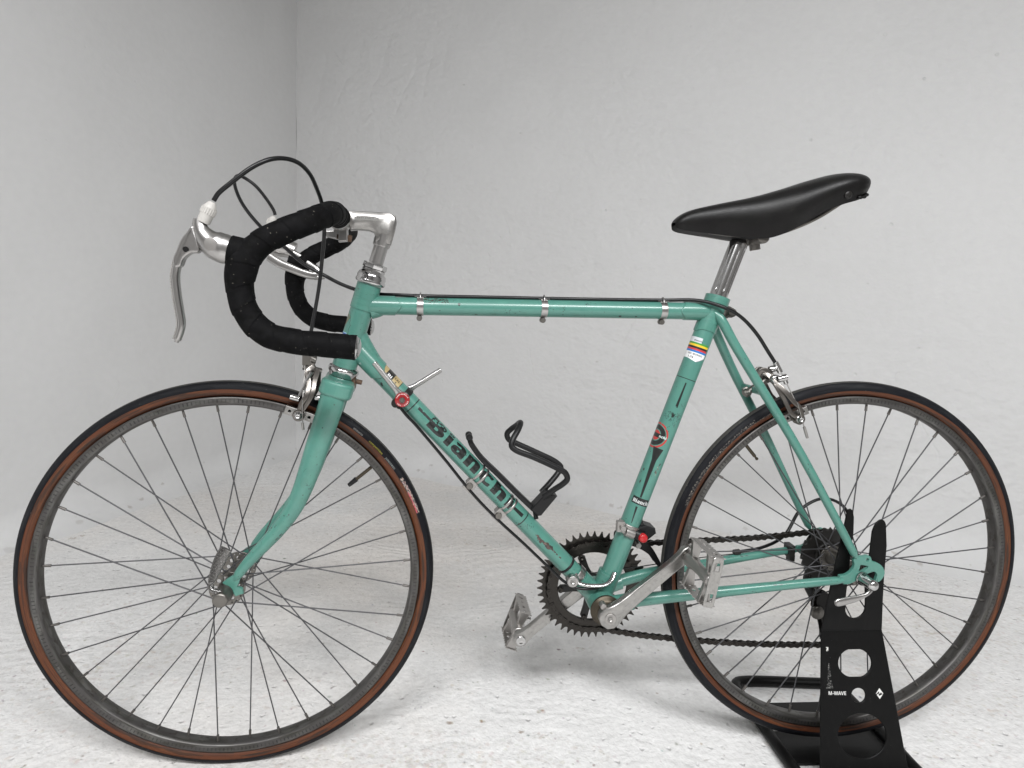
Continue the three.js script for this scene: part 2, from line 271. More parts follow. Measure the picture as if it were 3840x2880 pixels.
// floor and wall plaster
const FLOOR = { x0: -2.6, z0: -2.6, s: 4.2 };
const stains = [[-0.819, -1.674, 0.03], [-0.3314, -1.4612, 0.03], [-0.2029, -1.3718, 0.035], [-0.1612, -1.3375, 0.03], [-0.1222, -1.321, 0.03], [-0.0166, -1.2643, 0.035], [0.1701, -1.1425, 0.03], [-1.461, -2.06, 0.05], [-1.186, -1.869, 0.04], [-0.8156, -1.6763, 0.03], [0.45, -1.0, 0.025], [-1.7645, -1.5465, 0.03]];
const floorTex = ctex(canvas(2048, 2048, (x, w, h) => {
  const P = w / FLOOR.s, X = (a) => (a - FLOOR.x0) * P, Y = (b) => (b - FLOOR.z0) * P;
  const im = x.createImageData(w, h), d = im.data;
  for (let j = 0; j < h; j++) for (let i = 0; i < w; i++) {
    const u = i / P, v = j / P;
    const a = fbm(u * 1.6, v * 1.6, 3, 3), b = fbm(u * 9, v * 9, 11, 3), c = noise.noise(u * 70, v * 70, 5), e = noise.noise(u * 170, v * 170, 9), q = fbm(u * 0.9 + 4, v * 0.9, 21, 2);
    const m = 219 + a * 8 + b * 10 + c * 8 + e * 7, brown = Math.max(0, q * 1.5 + b * 0.5);
    const k = (j * w + i) * 4; d[k] = m - brown * 5; d[k + 1] = m - 0.8 - brown * 9; d[k + 2] = m - 2 - brown * 13; d[k + 3] = 255;
  }
  x.putImageData(im, 0, 0);
  for (let i = 0; i < 9000; i++) { const s = rnd(); x.fillStyle = `rgba(${rr(50, 110)},${rr(46, 98)},${rr(44, 90)},${rr(0.12, 0.6)})`; const a = rnd() * w, b = rnd() * h; blob(x, a, b, s < 0.988 ? rr(0.35, 0.95) : rr(1.0, 1.8), 0.9, rr(0.7, 1.5)); }
  for (let i = 0; i < 700; i++) { x.strokeStyle = `rgba(95,86,78,${rr(0.12, 0.4)})`; x.lineWidth = rr(0.5, 1.0); const a = rnd() * w, b = rnd() * h; x.beginPath(); x.moveTo(a, b); x.lineTo(a + rr(-7, 7), b + rr(-3, 3)); x.stroke(); }
  for (const [a, b, rx, rz, n] of [[0.55, -0.35, 0.5, 0.3, 2600], [-1.45, -0.25, 0.3, 0.35, 1500], [-0.75, 0.02, 0.35, 0.08, 900], [0.15, -0.1, 0.3, 0.2, 900], [-0.3, -0.9, 0.5, 0.3, 900], [-1.3, -1.2, 0.4, 0.3, 700], [0.7, -0.75, 0.5, 0.12, 1200]])
    for (let i = 0; i < n; i++) { const t = rnd() * 6.283, q = Math.pow(rnd(), 0.7); x.fillStyle = `rgba(${rr(118, 156)},${rr(100, 134)},${rr(82, 114)},${rr(0.03, 0.14)})`; blob(x, X(a + Math.cos(t) * q * rx), Y(b + Math.sin(t) * q * rz), rr(0.5, 2.2), 0.9, rr(0.8, 1.6)); }
  for (const [a, b, r] of stains) for (let i = 0; i < 16; i++) { x.fillStyle = `rgba(${rr(70, 120)},${rr(66, 108)},${rr(62, 100)},${rr(0.1, 0.4)})`; blob(x, X(a + rr(-r, r)), Y(b + rr(-r, r) * 0.4), rr(0.5, 2.4), 0.9, 1.8); }
  for (const [a, b, r, al] of [[-0.668, -0.174, 0.03, 0.35], [-0.535, -0.041, 0.012, 0.5], [-0.391, -0.302, 0.014, 0.5], [-0.518, -0.104, 0.007, 0.9], [-0.702, -0.078, 0.006, 0.9], [-0.638, -0.08, 0.005, 0.8], [-0.65, -0.02, 0.09, 0.12], [-1.05, -0.14, 0.05, 0.22], [-0.96, -0.22, 0.03, 0.3], [-0.615, -0.88, 0.014, 0.5], [-0.653, -0.683, 0.03, 0.25], [-1.26, -1.21, 0.05, 0.2], [0.02, -0.22, 0.025, 0.45], [-1.889, -0.94, 0.012, 0.9], [-1.9, -0.918, 0.01, 0.9], [0.5, -0.6, 0.08, 0.15], [0.62, -0.35, 0.06, 0.15], [-1.2, -0.55, 0.06, 0.12]])
    for (let i = 0; i < 18; i++) { x.fillStyle = `rgba(${rr(104, 148)},${rr(92, 126)},${rr(78, 108)},${al * rr(0.12, 0.6)})`; blob(x, X(a + rr(-r, r)), Y(b + rr(-r, r) * 0.6), rr(0.5, Math.max(1.0, Math.min(3, r * P * 0.12))), 0.9, 1.6); }
}));
const floorBump = ctex(canvas(1024, 1024, (x, w, h) => {
  const im = x.createImageData(w, h), d = im.data;
  for (let j = 0; j < h; j++) for (let i = 0; i < w; i++) {
    const u = i / w * 8, v = j / h * 8, f = (p, q, s) => noise.noise(p, q, s);
    const wx = u + 0.5 * f(u * 0.8, v * 0.8, 1), wy = v + 0.5 * f(u * 0.8, v * 0.8, 8);
    const rid = Math.sin((wy * 2.0 + wx * 0.35 + 0.7 * f(wx * 0.9, wy * 0.9, 2)) * 6.283 * 1.6) * Math.max(0, 0.35 + 1.2 * f(u * 0.35, v * 0.35, 4));
    let z = 0.5 + 0.18 * f(u * 1.4, v * 1.4, 1) + 0.12 * f(u * 5, v * 5, 2) + 0.12 * f(u * 13, v * 13, 3) + 0.07 * f(u * 31, v * 31, 4) + 0.10 * rid;
    const pit = f(u * 9, v * 9, 40); if (pit > 0.48) z -= (pit - 0.48) * 1.4;
    const k = (j * w + i) * 4; d[k] = d[k + 1] = d[k + 2] = Math.max(0, Math.min(255, z * 255)); d[k + 3] = 255;
  }
  x.putImageData(im, 0, 0);
}), { srgb: false });
floorBump.wrapS = floorBump.wrapT = THREE.MirroredRepeatWrapping;
floorBump.repeat.set(4.2 / 0.95, 4.2 / 0.95);
const WALLW = 4.6, WALLH = 2.5;
const plasterBump = ctex(canvas(2048, 1112, (x, w, h) => {
  const im = x.createImageData(w, h), d = im.data, P = w / WALLW;
  for (let j = 0; j < h; j++) for (let i = 0; i < w; i++) {
    const u = i / P, v = j / P;
    const wx = u + 0.05 * noise.noise(u * 5, v * 5, 3), wy = v + 0.05 * noise.noise(u * 5, v * 5, 13);
    const rough = 0.55 + 0.9 * noise.noise(u * 1.1, v * 1.1, 90); let z = 0.5 + 0.20 * fbm(wx * 4, wy * 5, 1, 2) + 0.20 * rough * fbm(wx * 15, wy * 19, 4, 3) + 0.045 * rough * noise.noise(u * 60, v * 60, 8) + 0.015 * noise.noise(u * 120, v * 120, 18);
    const ridge = 1 - Math.abs(noise.noise(wx * 6, wy * 3.2, 30)) * 6; if (ridge > 0) z += 0.16 * ridge * Math.max(0, noise.noise(u * 2.2, v * 2.2, 44) + 0.05);
    const k = (j * w + i) * 4; d[k] = d[k + 1] = d[k + 2] = Math.max(0, Math.min(255, z * 255)); d[k + 3] = 255;
  }
  x.putImageData(im, 0, 0);
  for (let i = 0; i < 60; i++) { x.strokeStyle = rnd() < 0.6 ? 'rgba(185,185,185,0.22)' : 'rgba(90,90,90,0.16)'; x.lineWidth = rr(1.2, 3); let a = rnd() * w, b = rnd() * h; const dx = rr(-4, 4), dy = rr(2, 14) * (rnd() < 0.5 ? -1 : 1); x.beginPath(); x.moveTo(a, b); for (let k = 0; k < 7; k++) { a += dx + rr(-3, 3); b += dy * rr(0.4, 1); x.lineTo(a, b); } x.stroke(); }
  for (let i = 0; i < 90; i++) { x.fillStyle = `rgba(215,215,215,${rr(0.15, 0.4)})`; blob(x, rnd() * w, rnd() * h, rr(0.8, 2.2), 0.6); }
}), { srgb: false });
const plasterTex = ctex(canvas(2048, 1112, (x, w, h) => {
  const im = x.createImageData(w, h), d = im.data, P = w / WALLW;
  for (let j = 0; j < h; j++) for (let i = 0; i < w; i++) {
    const u = i / P, v = j / P, m = 209 + 4 * fbm(u * 2, v * 2, 60, 3) + 2 * noise.noise(u * 40, v * 40, 70);
    const k = (j * w + i) * 4; d[k] = m; d[k + 1] = m - 0.2; d[k + 2] = m - 0.8; d[k + 3] = 255;
  }
  x.putImageData(im, 0, 0);
  for (let i = 0; i < 10; i++) { x.fillStyle = `rgba(150,144,138,${rr(0.1, 0.4)})`; blob(x, rnd() * w, h - Math.pow(rnd(), 2.2) * h, rr(0.5, 1.8), 0.9, rr(1, 3)); }
  for (let i = 0; i < 70; i++) { x.fillStyle = `rgba(120,110,100,${rr(0.08, 0.3)})`; blob(x, rnd() * w, h - rr(2, 40) * rnd(), rr(0.5, 2.4), 0.9, rr(1, 3)); }
}));

// ---------------------------------------------------------------- materials
const std = (c, r, m = 0, o = {}) => new THREE.MeshStandardMaterial({ color: c, roughness: r, metalness: m, ...o });
const phy = (o) => new THREE.MeshPhysicalMaterial(o);
const blk = (c, r, si, o = {}) => new THREE.MeshPhysicalMaterial({ color: c, roughness: r, specularIntensity: si, ...o });
const lin = (r, g, b) => new THREE.Color().setRGB(r, g, b);
const paint = (map) => phy({ map, roughness: 0.38, clearcoat: 0.55, clearcoatRoughness: 0.18 });
const scuff = (base, n) => ctex(canvas(512, 512, (x, w, h) => { x.fillStyle = base; x.fillRect(0, 0, w, h); for (let i = 0; i < 900; i++) { x.fillStyle = rnd() < 0.55 ? 'rgba(70,66,60,0.05)' : 'rgba(235,235,235,0.05)'; blob(x, rnd() * w, rnd() * h, rr(2, 14), 0.8, rr(0.6, 2)); } for (let i = 0; i < n; i++) { x.strokeStyle = rnd() < 0.5 ? `rgba(60,56,52,${rr(0.1, 0.4)})` : `rgba(240,240,240,${rr(0.1, 0.3)})`; x.lineWidth = rr(0.5, 1.4); const a = rnd() * w, b = rnd() * h, t = rnd() * 6.28, L = rr(6, 60); x.beginPath(); x.moveTo(a, b); x.lineTo(a + Math.cos(t) * L, b + Math.sin(t) * L); x.stroke(); } }), { rep: [9, 9] });
const plateScuff = scuff('#a5a3a0', 160);
const M = {
  paint: paint(paintGeneric), paintDT: paint(downTubeTex), paintST: paint(seatTubeTex), paintTT: paint(topTubeTex), paintHead: paint(headTex),
  alloy: std(lin(0.42, 0.41, 0.40), 0.30, 1), alloyPlate: std(lin(1, 1, 1), 0.36, 1, { map: plateScuff }), alloyDull: std(lin(0.40, 0.385, 0.37), 0.42, 1), steelMid: std(lin(0.21, 0.195, 0.18), 0.3, 1), chrome: std(lin(0.52, 0.515, 0.51), 0.16, 1), steelDark: std(lin(0.20, 0.19, 0.175), 0.42, 1),
  spoke: std(lin(0.10, 0.10, 0.105), 0.5, 0.7), nipple: std(lin(0.16, 0.15, 0.14), 0.45, 0.8),
  rim: std(0xffffff, 0.46, 0.85, { map: rimTex }), treadF: blk(0xffffff, 0.6, 0.3, { map: tyreFrontTex }), treadR: blk(0xffffff, 0.6, 0.3, { map: tyreRearTex }), side: std(lin(0.66, 0.64, 0.6), 0.6, 0, { map: wallTex }),
  tape: null, black: blk(lin(0.009, 0.009, 0.0095), 0.4, 0.6), cable: blk(lin(0.007, 0.007, 0.0075), 0.3, 0.7), rubber: blk(lin(0.012, 0.012, 0.012), 0.7, 0.4), hoodWhite: std(lin(0.46, 0.445, 0.42), 0.5),
  grease: blk(lin(0.013, 0.012, 0.011), 0.4, 0.7), chain: std(lin(0.045, 0.041, 0.037), 0.34, 0.85), brass: std(lin(0.075, 0.063, 0.046), 0.42, 0.8), rust: std(lin(0.12, 0.075, 0.05), 0.7, 0.4),
  red: phy({ color: lin(0.42, 0.008, 0.012), roughness: 0.4, clearcoat: 0.5 }), leather: null, dark: blk(lin(0.006, 0.006, 0.006), 0.6, 0.4),
};
const tapeTex = ctex(canvas(1024, 128, (x, w, h) => { x.fillStyle = '#0b0b0c'; x.fillRect(0, 0, w, h); for (let i = 0; i < 700; i++) { x.fillStyle = rnd() < 0.5 ? 'rgba(30,30,30,0.25)' : 'rgba(5,5,5,0.3)'; blob(x, rnd() * w, rnd() * h, rr(1, 8), 0.8, 1.5); } for (let i = 0; i < 170; i++) { x.fillStyle = `rgba(200,192,175,${rr(0.3, 0.9)})`; blob(x, rnd() * w, rnd() * h, rr(0.4, 1.1), 0.8); } }));
M.tape = blk(0xffffff, 0.7, 0.18, { map: tapeTex });
const leatherBump = ctex(canvas(512, 512, (x, w, h) => { x.fillStyle = '#808080'; x.fillRect(0, 0, w, h); for (let i = 0; i < 5200; i++) { x.fillStyle = rnd() < 0.5 ? 'rgba(60,60,60,0.35)' : 'rgba(200,200,200,0.3)'; blob(x, rnd() * w, rnd() * h, rr(0.8, 2.4), 0.8, 1.6); } }), { srgb: false, rep: [4, 3] });
const leatherTex = ctex(canvas(1024, 512, (x, w, h) => { x.fillStyle = '#100f0f'; x.fillRect(0, 0, w, h); for (let i = 0; i < 500; i++) { x.fillStyle = ['rgba(36,31,25,0.12)', 'rgba(5,5,5,0.2)', 'rgba(28,27,27,0.15)'][i % 3]; blob(x, rnd() * w, rnd() * h, rr(3, 26), 0.7, 2); } for (let i = 0; i < 30; i++) { x.strokeStyle = `rgba(70,66,60,${rr(0.2, 0.5)})`; x.lineWidth = rr(0.5, 1.3); const a = rnd() * w, b = rnd() * h; x.beginPath(); x.moveTo(a, b); x.quadraticCurveTo(a + rr(-30, 30), b + rr(-10, 10), a + rr(-60, 60), b + rr(-16, 16)); x.stroke(); } }));
M.leather = phy({ map: leatherTex, bumpMap: leatherBump, bumpScale: 0.00035, roughness: 0.38, specularIntensity: 0.55 });
const knurl = ctex(canvas(128, 256, (x, w, h) => { x.fillStyle = '#777'; x.fillRect(0, 0, w, h); for (let j = 0; j < 20; j++) for (let i = 0; i < 9; i++) { x.fillStyle = '#fff'; x.beginPath(); x.arc((i + (j % 2) / 2) * 14.2, j * 12.8, 4.6, 0, 7); x.fill(); } }), { srgb: false });
M.knurl = std(lin(0.20, 0.195, 0.19), 0.24, 1, { bumpMap: knurl, bumpScale: 0.0012 });

// ---------------------------------------------------------------- the setting
const structure = (o) => { o.userData.kind = 'structure'; return o; };
const O = V2(-1.46, -2.03), E1 = V2(0.8825, 0.4703), E2 = V2(-0.4703, 0.8825);   // corner of the room; along the back wall; along the side wall
const roomPt = (a, b) => [O.x + E1.x * a + E2.x * b, O.y + E1.y * a + E2.y * b];
{
  const g = new THREE.PlaneGeometry(12, 12, 1, 1).rotateX(-Math.PI / 2), uv = g.attributes.uv, p = g.attributes.position;
  for (let i = 0; i < p.count; i++) uv.setXY(i, (p.getX(i) - FLOOR.x0) / FLOOR.s, 1 - (p.getZ(i) - FLOOR.z0) / FLOOR.s);
  floorTex.wrapS = floorTex.wrapT = THREE.MirroredRepeatWrapping;
  const f = structure(part(scene, 'floor', [g, box(12, 0.2, 12, 0, -0.105, 0)], std(0xffffff, 0.72, 0, { map: floorTex, bumpMap: floorBump, bumpScale: 0.0065 })));
  f.userData.label = 'rough white painted concrete floor with specks of dirt'; f.userData.category = 'floor';
}
const plasterMat = std(0xffffff, 0.88, 0, { map: plasterTex, bumpMap: plasterBump, bumpScale: 0.024 }), smoothPlaster = std(0xffffff, 0.88, 0, { map: plasterTex, bumpMap: plasterBump, bumpScale: 0.005 });
// wall: rough plaster sheet with a coved foot, on a solid slab; a0..a1 runs along dir from the corner, inward is the room side
function wall(name, label, start, dir, inward, len, nA, nB, seedZ, u0, mat) {
  const pos = [], uv = [], idx = [], R = 0.11;
  const ys = []; for (let i = 0; i <= 10; i++) ys.push(-0.004 + (R + 0.004) * i / 10); for (let i = 1; i <= nB; i++) ys.push(R + (WALLH - R) * i / nB);
  for (let j = 0; j < ys.length; j++) for (let i = 0; i <= nA; i++) {
    const s = len * i / nA - 0.03, y = ys[j];
    let w = 0.010 * fbm(s * 1.3 + seedZ, y * 1.3, seedZ, 2) + 0.004 * fbm(s * 5 + seedZ, y * 5, seedZ + 3, 2);
    if (y < R) { const q = R - Math.max(0, y); w += R - Math.sqrt(Math.max(0, R * R - q * q)) + 0.07 * (1 - y / R) * fbm(s * 2.4, 1, seedZ + 9, 3); }
    pos.push(start[0] + dir.x * s + inward.x * w, y, start[1] + dir.y * s + inward.y * w); uv.push(u0 + s / WALLW, Math.max(0, y) / WALLH);
  }
  const w1 = nA + 1, flip = dir.x * inward.y - dir.y * inward.x < 0;
  for (let j = 0; j < ys.length - 1; j++) for (let i = 0; i < nA; i++) { const a = j * w1 + i, b = a + 1, c = a + w1, d = c + 1; flip ? idx.push(a, b, c, b, d, c) : idx.push(a, c, b, b, c, d); }
  const g = new THREE.BufferGeometry(); g.setAttribute('position', new THREE.Float32BufferAttribute(pos, 3)); g.setAttribute('uv', new THREE.Float32BufferAttribute(uv, 2)); g.setIndex(idx); g.computeVertexNormals();
  const slab = box(len + 0.3, WALLH + 0.1, 0.14, len / 2 - 0.1, WALLH / 2, 0), ang = Math.atan2(-dir.y, dir.x);
  slab.applyMatrix4(new THREE.Matrix4().makeTranslation(start[0] - inward.x * 0.095, 0, start[1] - inward.y * 0.095).multiply(new THREE.Matrix4().makeRotationY(ang)));
  const m = structure(part(scene, name, [g, slab], mat)); m.userData.label = label; m.userData.category = 'wall'; return m;
}
const NEG = (v) => V2(-v.x, -v.y);
wall('wall_back', 'white plastered wall behind the rear wheel, running to the corner', [O.x, O.y], E1, E2, WALLW, 300, 120, 3.1, 0, plasterMat);
wall('wall_side', 'grey white plastered wall beyond the front wheel and handlebar', [O.x, O.y], E2, E1, WALLW, 220, 100, 17.7, 0.37, smoothPlaster);
// the rest of the room, out of the picture
{
  const dark = std(lin(0.20, 0.195, 0.19), 0.9);
  const a = roomPt(WALLW, 0), b = roomPt(0, WALLW);
  for (const [nm, lb, s, d, inn] of [['wall_right', 'plain plastered wall closing the room at the right', a, E2, NEG(E1)], ['wall_front', 'plain plastered wall closing the room opposite', b, E1, NEG(E2)]]) {
    const slab = box(WALLW + 0.3, WALLH + 0.1, 0.14, WALLW / 2, WALLH / 2, 0);
    slab.applyMatrix4(new THREE.Matrix4().makeTranslation(s[0] - inn.x * 0.075, 0, s[1] - inn.y * 0.075).multiply(new THREE.Matrix4().makeRotationY(Math.atan2(-d.y, d.x))));
    const m = structure(part(scene, nm, [slab], dark)); m.userData.label = lb; m.userData.category = 'wall';
  }
  const c = structure(part(scene, 'ceiling', [box(9, 0.12, 9, 0, WALLH + 0.06, 0.3)], std(lin(0.45, 0.45, 0.445), 0.9))); c.userData.label = 'plain pale ceiling carrying the lamp'; c.userData.category = 'ceiling';
}
LAMPS.forEach((x, i) => {
  const g = group(scene, i ? 'ceiling_lamp_001' : 'ceiling_lamp'); g.position.set(x, LAMP.y, LAMP.z); g.lookAt(x, 0, LAMP.z - 0.35); g.userData = { label: i ? 'long white ceiling lamp facing the wall behind the rear wheel' : 'long white ceiling lamp hanging closest to the wall beyond the front wheel', category: 'lamp', group: 'row of ceiling lamps' };
  part(g, 'housing', [box(LAMP.w + 0.05, LAMP.d + 0.05, 0.04, 0, 0, -0.033)], std(lin(0.7, 0.7, 0.7), 0.5));
  part(g, 'diffuser', [box(LAMP.w, LAMP.d, 0.008, 0, 0, -0.008)], std(0xffffff, 0.6, 0, { emissive: new THREE.Color(0.985, 0.99, 1.0), emissiveIntensity: 2.0 }));
  part(g, 'hanger', [rod([0, 0, -0.05], [0, 0.03, -0.13], 0.01)], std(lin(0.5, 0.5, 0.5), 0.5));
});

// ---------------------------------------------------------------- the bicycle
const bike = new THREE.Group(); bike.name = 'road_bicycle'; scene.add(bike);
bike.userData = { label: 'old celeste green racing bicycle with drop handlebar, held by a black stand', category: 'bicycle' };

// ---- frame
const HT = { a: [-0.8974, 0.699, 0], b: [-0.8604, 0.8297, 0] }, BBC = [-0.4458, 0.2931, 0];
const frame = group(bike, 'frame');
{
  part(frame, 'head_tube', [sweep(line([-0.8985, 0.6955, 0], [-0.8600, 0.8320, 0], 24), (t) => 0.0188 + 0.0008 * (Math.max(0, 1 - t * 9) + Math.max(0, t * 9 - 8)), { radial: 32 })], M.paintHead);
  part(frame, 'top_tube', [sweep(line([-0.852, 0.8003, 0], [-0.282, 0.8085, 0], 12), 0.0146, { radial: 28, cap: false })], M.paintTT);
  part(frame, 'down_tube', [sweep(line([-0.8690, 0.7195, 0], [-0.4458, 0.2931, 0], 12), 0.0162, { radial: 32, cap: false })], M.paintDT);
  part(frame, 'seat_tube', [sweep(line([-0.4428, 0.2931, 0], [-0.2685, 0.8275, 0], 12), 0.0168, { radial: 32, cap: false })], M.paintST);
  // lugs: sleeves with scalloped points
  const lug = (a, d, L, r, pts) => { const P0 = V3(...a), D = V3(...d).normalize(); return sweep(Array.from({ length: 14 }, (_, i) => P0.clone().addScaledVector(D, L * i / 13)), (t) => r, { radial: 28 }); };
  const scal = (a, d, L, r, amp = 0.011, ph = 0) => {            // sleeve whose far edge is wavy
    const P0 = V3(...a), D = V3(...d).normalize(), N = V3(0, 0, 1), B = V3().crossVectors(N, D), n = 48, pos = [], idx = [];
    const ring = (f, rad) => { for (let j = 0; j <= n; j++) { const th = 2 * Math.PI * j / n, w = f === 0 ? 0 : L * f + amp * f * (Math.pow(Math.abs(Math.cos(th + ph)), 1.6) - 0.35 * Math.pow(Math.abs(Math.sin(2 * (th + ph))), 2)); const p = P0.clone().addScaledVector(D, w).addScaledVector(N, Math.cos(th) * rad).addScaledVector(B, Math.sin(th) * rad); pos.push(p.x, p.y, p.z); } };
    ring(0, r); ring(0.5, r); ring(0.97, r); ring(1, r - 0.0006); ring(1, r - 0.0025);
    for (let i = 0; i < 4; i++) for (let j = 0; j < n; j++) { const A = i * (n + 1) + j, C = A + n + 1; idx.push(A, C, A + 1, A + 1, C, C + 1); }
    const g = new THREE.BufferGeometry(); g.setAttribute('position', new THREE.Float32BufferAttribute(pos, 3)); g.setAttribute('uv', new THREE.Float32BufferAttribute(new Float32Array(pos.length / 3 * 2).map((_, i) => (i % 97) / 97), 2)); g.setIndex(idx); g.computeVertexNormals(); return g;
  };
  const tt = [0.9999, 0.0144, 0], dt = [0.7044, -0.7098, 0], stv = [0.3101, 0.9507, 0];
  // fillet between head tube and the two main tubes
  const fil = (c, r, flat) => latheAB([c[0], c[1], -r * flat], [c[0], c[1], 1], [[0.001, 0], [r * 0.7, r * 0.1], [r, r * flat * 0.6], [r, r * flat * 1.4], [r * 0.7, r * flat * 2 - r * 0.1], [0.001, r * flat * 2]], 24);
  part(frame, 'head_lug', [scal([-0.862, 0.8004, 0], tt, 0.046, 0.0161), sweep(line([-0.8707, 0.7935, 0], [-0.8590, 0.8345, 0], 8), 0.0203, { radial: 32 }),
    sweep(smooth([[-0.856, 0.793, 0], [-0.846, 0.7950, 0], [-0.836, 0.7985, 0], [-0.822, 0.8005, 0]], 14), (t) => [0.013 - 0.004 * t, 0.0155 - 0.0045 * t], { radial: 20 })], M.paint);
  part(frame, 'head_lug', [scal([-0.874, 0.7247, 0], dt, 0.047, 0.0177), sweep(line([-0.8990, 0.6945, 0], [-0.8860, 0.7405, 0], 8), 0.0205, { radial: 32 }),
    sweep(smooth([[-0.8760, 0.748, 0], [-0.8680, 0.7350, 0], [-0.8580, 0.7205, 0], [-0.8400, 0.6960, 0]], 18), (t) => [0.014 - 0.004 * t, 0.0160 - 0.0050 * t], { radial: 20 })], M.paint);
  part(frame, 'seat_lug', [scal([-0.268, 0.8087, 0], [-0.9999, -0.0144, 0], 0.058, 0.0159, 0.010), scal([-0.2790, 0.7960, 0], [-0.3101, -0.9507, 0], 0.022, 0.0182, 0.006, 1.57), sweep(line([-0.2815, 0.7880, 0], [-0.2668, 0.8330, 0], 8), 0.0186, { radial: 32 }),
    sweep(line([-0.2700, 0.8215, 0], [-0.2663, 0.8340, 0], 3), 0.0206, { radial: 32 })], M.paint);
  part(frame, 'binder_bolt', [pin([-0.2475, 0.8075, -0.014], [-0.2475, 0.8075, 0.012], 0.0088), pin([-0.2475, 0.8075, 0.011], [-0.2475, 0.8075, 0.0185], 0.0072), sweep(line([-0.262, 0.812, 0], [-0.246, 0.8075, 0], 4), [0.011, 0.009][0], { radial: 16 })], M.steelDark);
  // stays
  for (const s of [1, -1]) {
    part(frame, 'seat_stay', [sweep(smooth([[-0.2790, 0.8085, 0.0150 * s], [-0.2700, 0.7985, 0.0185 * s], [-0.2450, 0.7560, 0.0245 * s], [-0.2110, 0.7020, 0.0335 * s], [-0.1330, 0.5835, 0.0475 * s], [-0.0720, 0.4830, 0.0560 * s], [-0.0190, 0.3950, 0.0605 * s]], 40), (t) => (t < 0.035 ? 0.0025 + 0.0058 * Math.sqrt(t / 0.035) : 0.0083 - 0.0018 * t) * (t > 0.975 ? Math.sqrt((1 - t) / 0.025) * 0.7 + 0.3 : 1), { radial: 18 })], M.paint);
    part(frame, 'chain_stay', [sweep(smooth([[-0.4458, 0.2960, 0.026 * s], [-0.4040, 0.3060, 0.0335 * s], [-0.3400, 0.3180, 0.0420 * s], [-0.2360, 0.3318, 0.0490 * s], [-0.1500, 0.3435, 0.0545 * s], [-0.0740, 0.3530, 0.0590 * s], [-0.0400, 0.3568, 0.0605 * s]], 36), (t) => { const r = 0.0122 - 0.0056 * Math.pow(t, 0.8); return t > 0.98 ? r * 0.7 : [r * 0.92, r]; }, { radial: 18 })], M.paint);
  }
  part(frame, 'bottom_bracket_shell', [latheZ([[0.001, -0.037], [0.0225, -0.037], [0.0238, -0.035], [0.0238, 0.035], [0.0225, 0.037], [0.001, 0.037]], 36).translate(...BBC),
    sweep(line([-0.4458, 0.2931, 0], [-0.4300, 0.3415, 0], 6), 0.0186, { radial: 28 }), sweep(line([-0.4458, 0.2931, 0], [-0.4830, 0.3306, 0], 6), 0.0178, { radial: 28 }),
    rod([-0.4458, 0.2945, 0.027], [-0.398, 0.3065, 0.0345], 0.0140, { radial: 20 }), rod([-0.4458, 0.2945, -0.027], [-0.398, 0.3065, -0.0345], 0.0140, { radial: 20 })], M.paint);
  const cup = part(frame, 'bottom_bracket_cup', [latheZ([[0.001, 0], [0.0262, 0], [0.0268, 0.002], [0.0262, 0.005], [0.0225, 0.006], [0.0215, 0.010], [0.016, 0.0125], [0.001, 0.0125]], 40).translate(BBC[0], BBC[1], 0.0372)], M.brass);
  part(frame, 'bridge', [pin([-0.1905, 0.6745, -0.037], [-0.1905, 0.6745, 0.037], 0.0062)], M.paint);
  // dropouts
  const out = [[-0.0464, 0.3636], [-0.0349, 0.3661], [-0.0251, 0.3739], [-0.0214, 0.3829], [-0.0235, 0.3930], [-0.0130, 0.3985], [-0.0054, 0.3992], [0.0011, 0.4005], [0.0068, 0.3975], [0.0100, 0.3905], [0.0195, 0.3874], [0.0294, 0.3809], [0.0351, 0.3698], [0.0328, 0.3607], [0.0256, 0.3529], [0.0200, 0.3545], [0.0215, 0.3650], [0.0170, 0.3710], [0.0100, 0.3700], [-0.0012, 0.3640], [-0.0030, 0.3560], [-0.0118, 0.3563], [-0.0205, 0.3525], [-0.0280, 0.3493], [-0.0398, 0.3500]].reverse();
  const tri = [[-0.0104, 0.3835], [0.0037, 0.3815], [0.0030, 0.3777], [-0.0095, 0.3690], [-0.0130, 0.3700]];
  for (const s of [1, -1]) part(frame, 'dropout', [plate(roundPoly(out, 96), 0.058 * s - 0.003, 0.058 * s + 0.003, 0.0008, [tri, circ(0.0012, 0.3926, 0.0028, 12, true)])], M.paint);
  // cable guide over the bottom bracket, lower clamp with boss
  part(frame, 'cable_guide', [sweep(smooth([[-0.4960, 0.3362, 0.020], [-0.4860, 0.3335, 0.027], [-0.4660, 0.3325, 0.031], [-0.4450, 0.3345, 0.030], [-0.4330, 0.3410, 0.024], [-0.4270, 0.3500, 0.019]], 24), (t) => [0.0048, 0.0032], { radial: 12, transport: true }), rod([-0.4940, 0.3440, 0.012], [-0.4940, 0.3350, 0.024], 0.005)], M.chrome);
  part(frame, 'cable_clamp', [latheAB([-0.4902, 0.3379, 0], [-0.4832, 0.3309, 0], [[0.0185, -0.006], [0.0193, -0.0055], [0.0193, 0.0055], [0.0185, 0.006]], 32), latheAB([-0.5015, 0.3375, 0.016], [-0.5015, 0.3375, 1], [[0.001, 0], [0.0098, 0], [0.0102, 0.002], [0.0102, 0.010], [0.009, 0.012], [0.004, 0.012], [0.004, 0.0095], [0.001, 0.0095]], 28)], M.alloy);
  part(frame, 'rubber_band', [latheAB([-0.5082, 0.3560, 0], [-0.5012, 0.3489, 0], [[0.0160, -0.0025], [0.0178, -0.0015], [0.0178, 0.0015], [0.0160, 0.0025]], 32)], M.black);
}
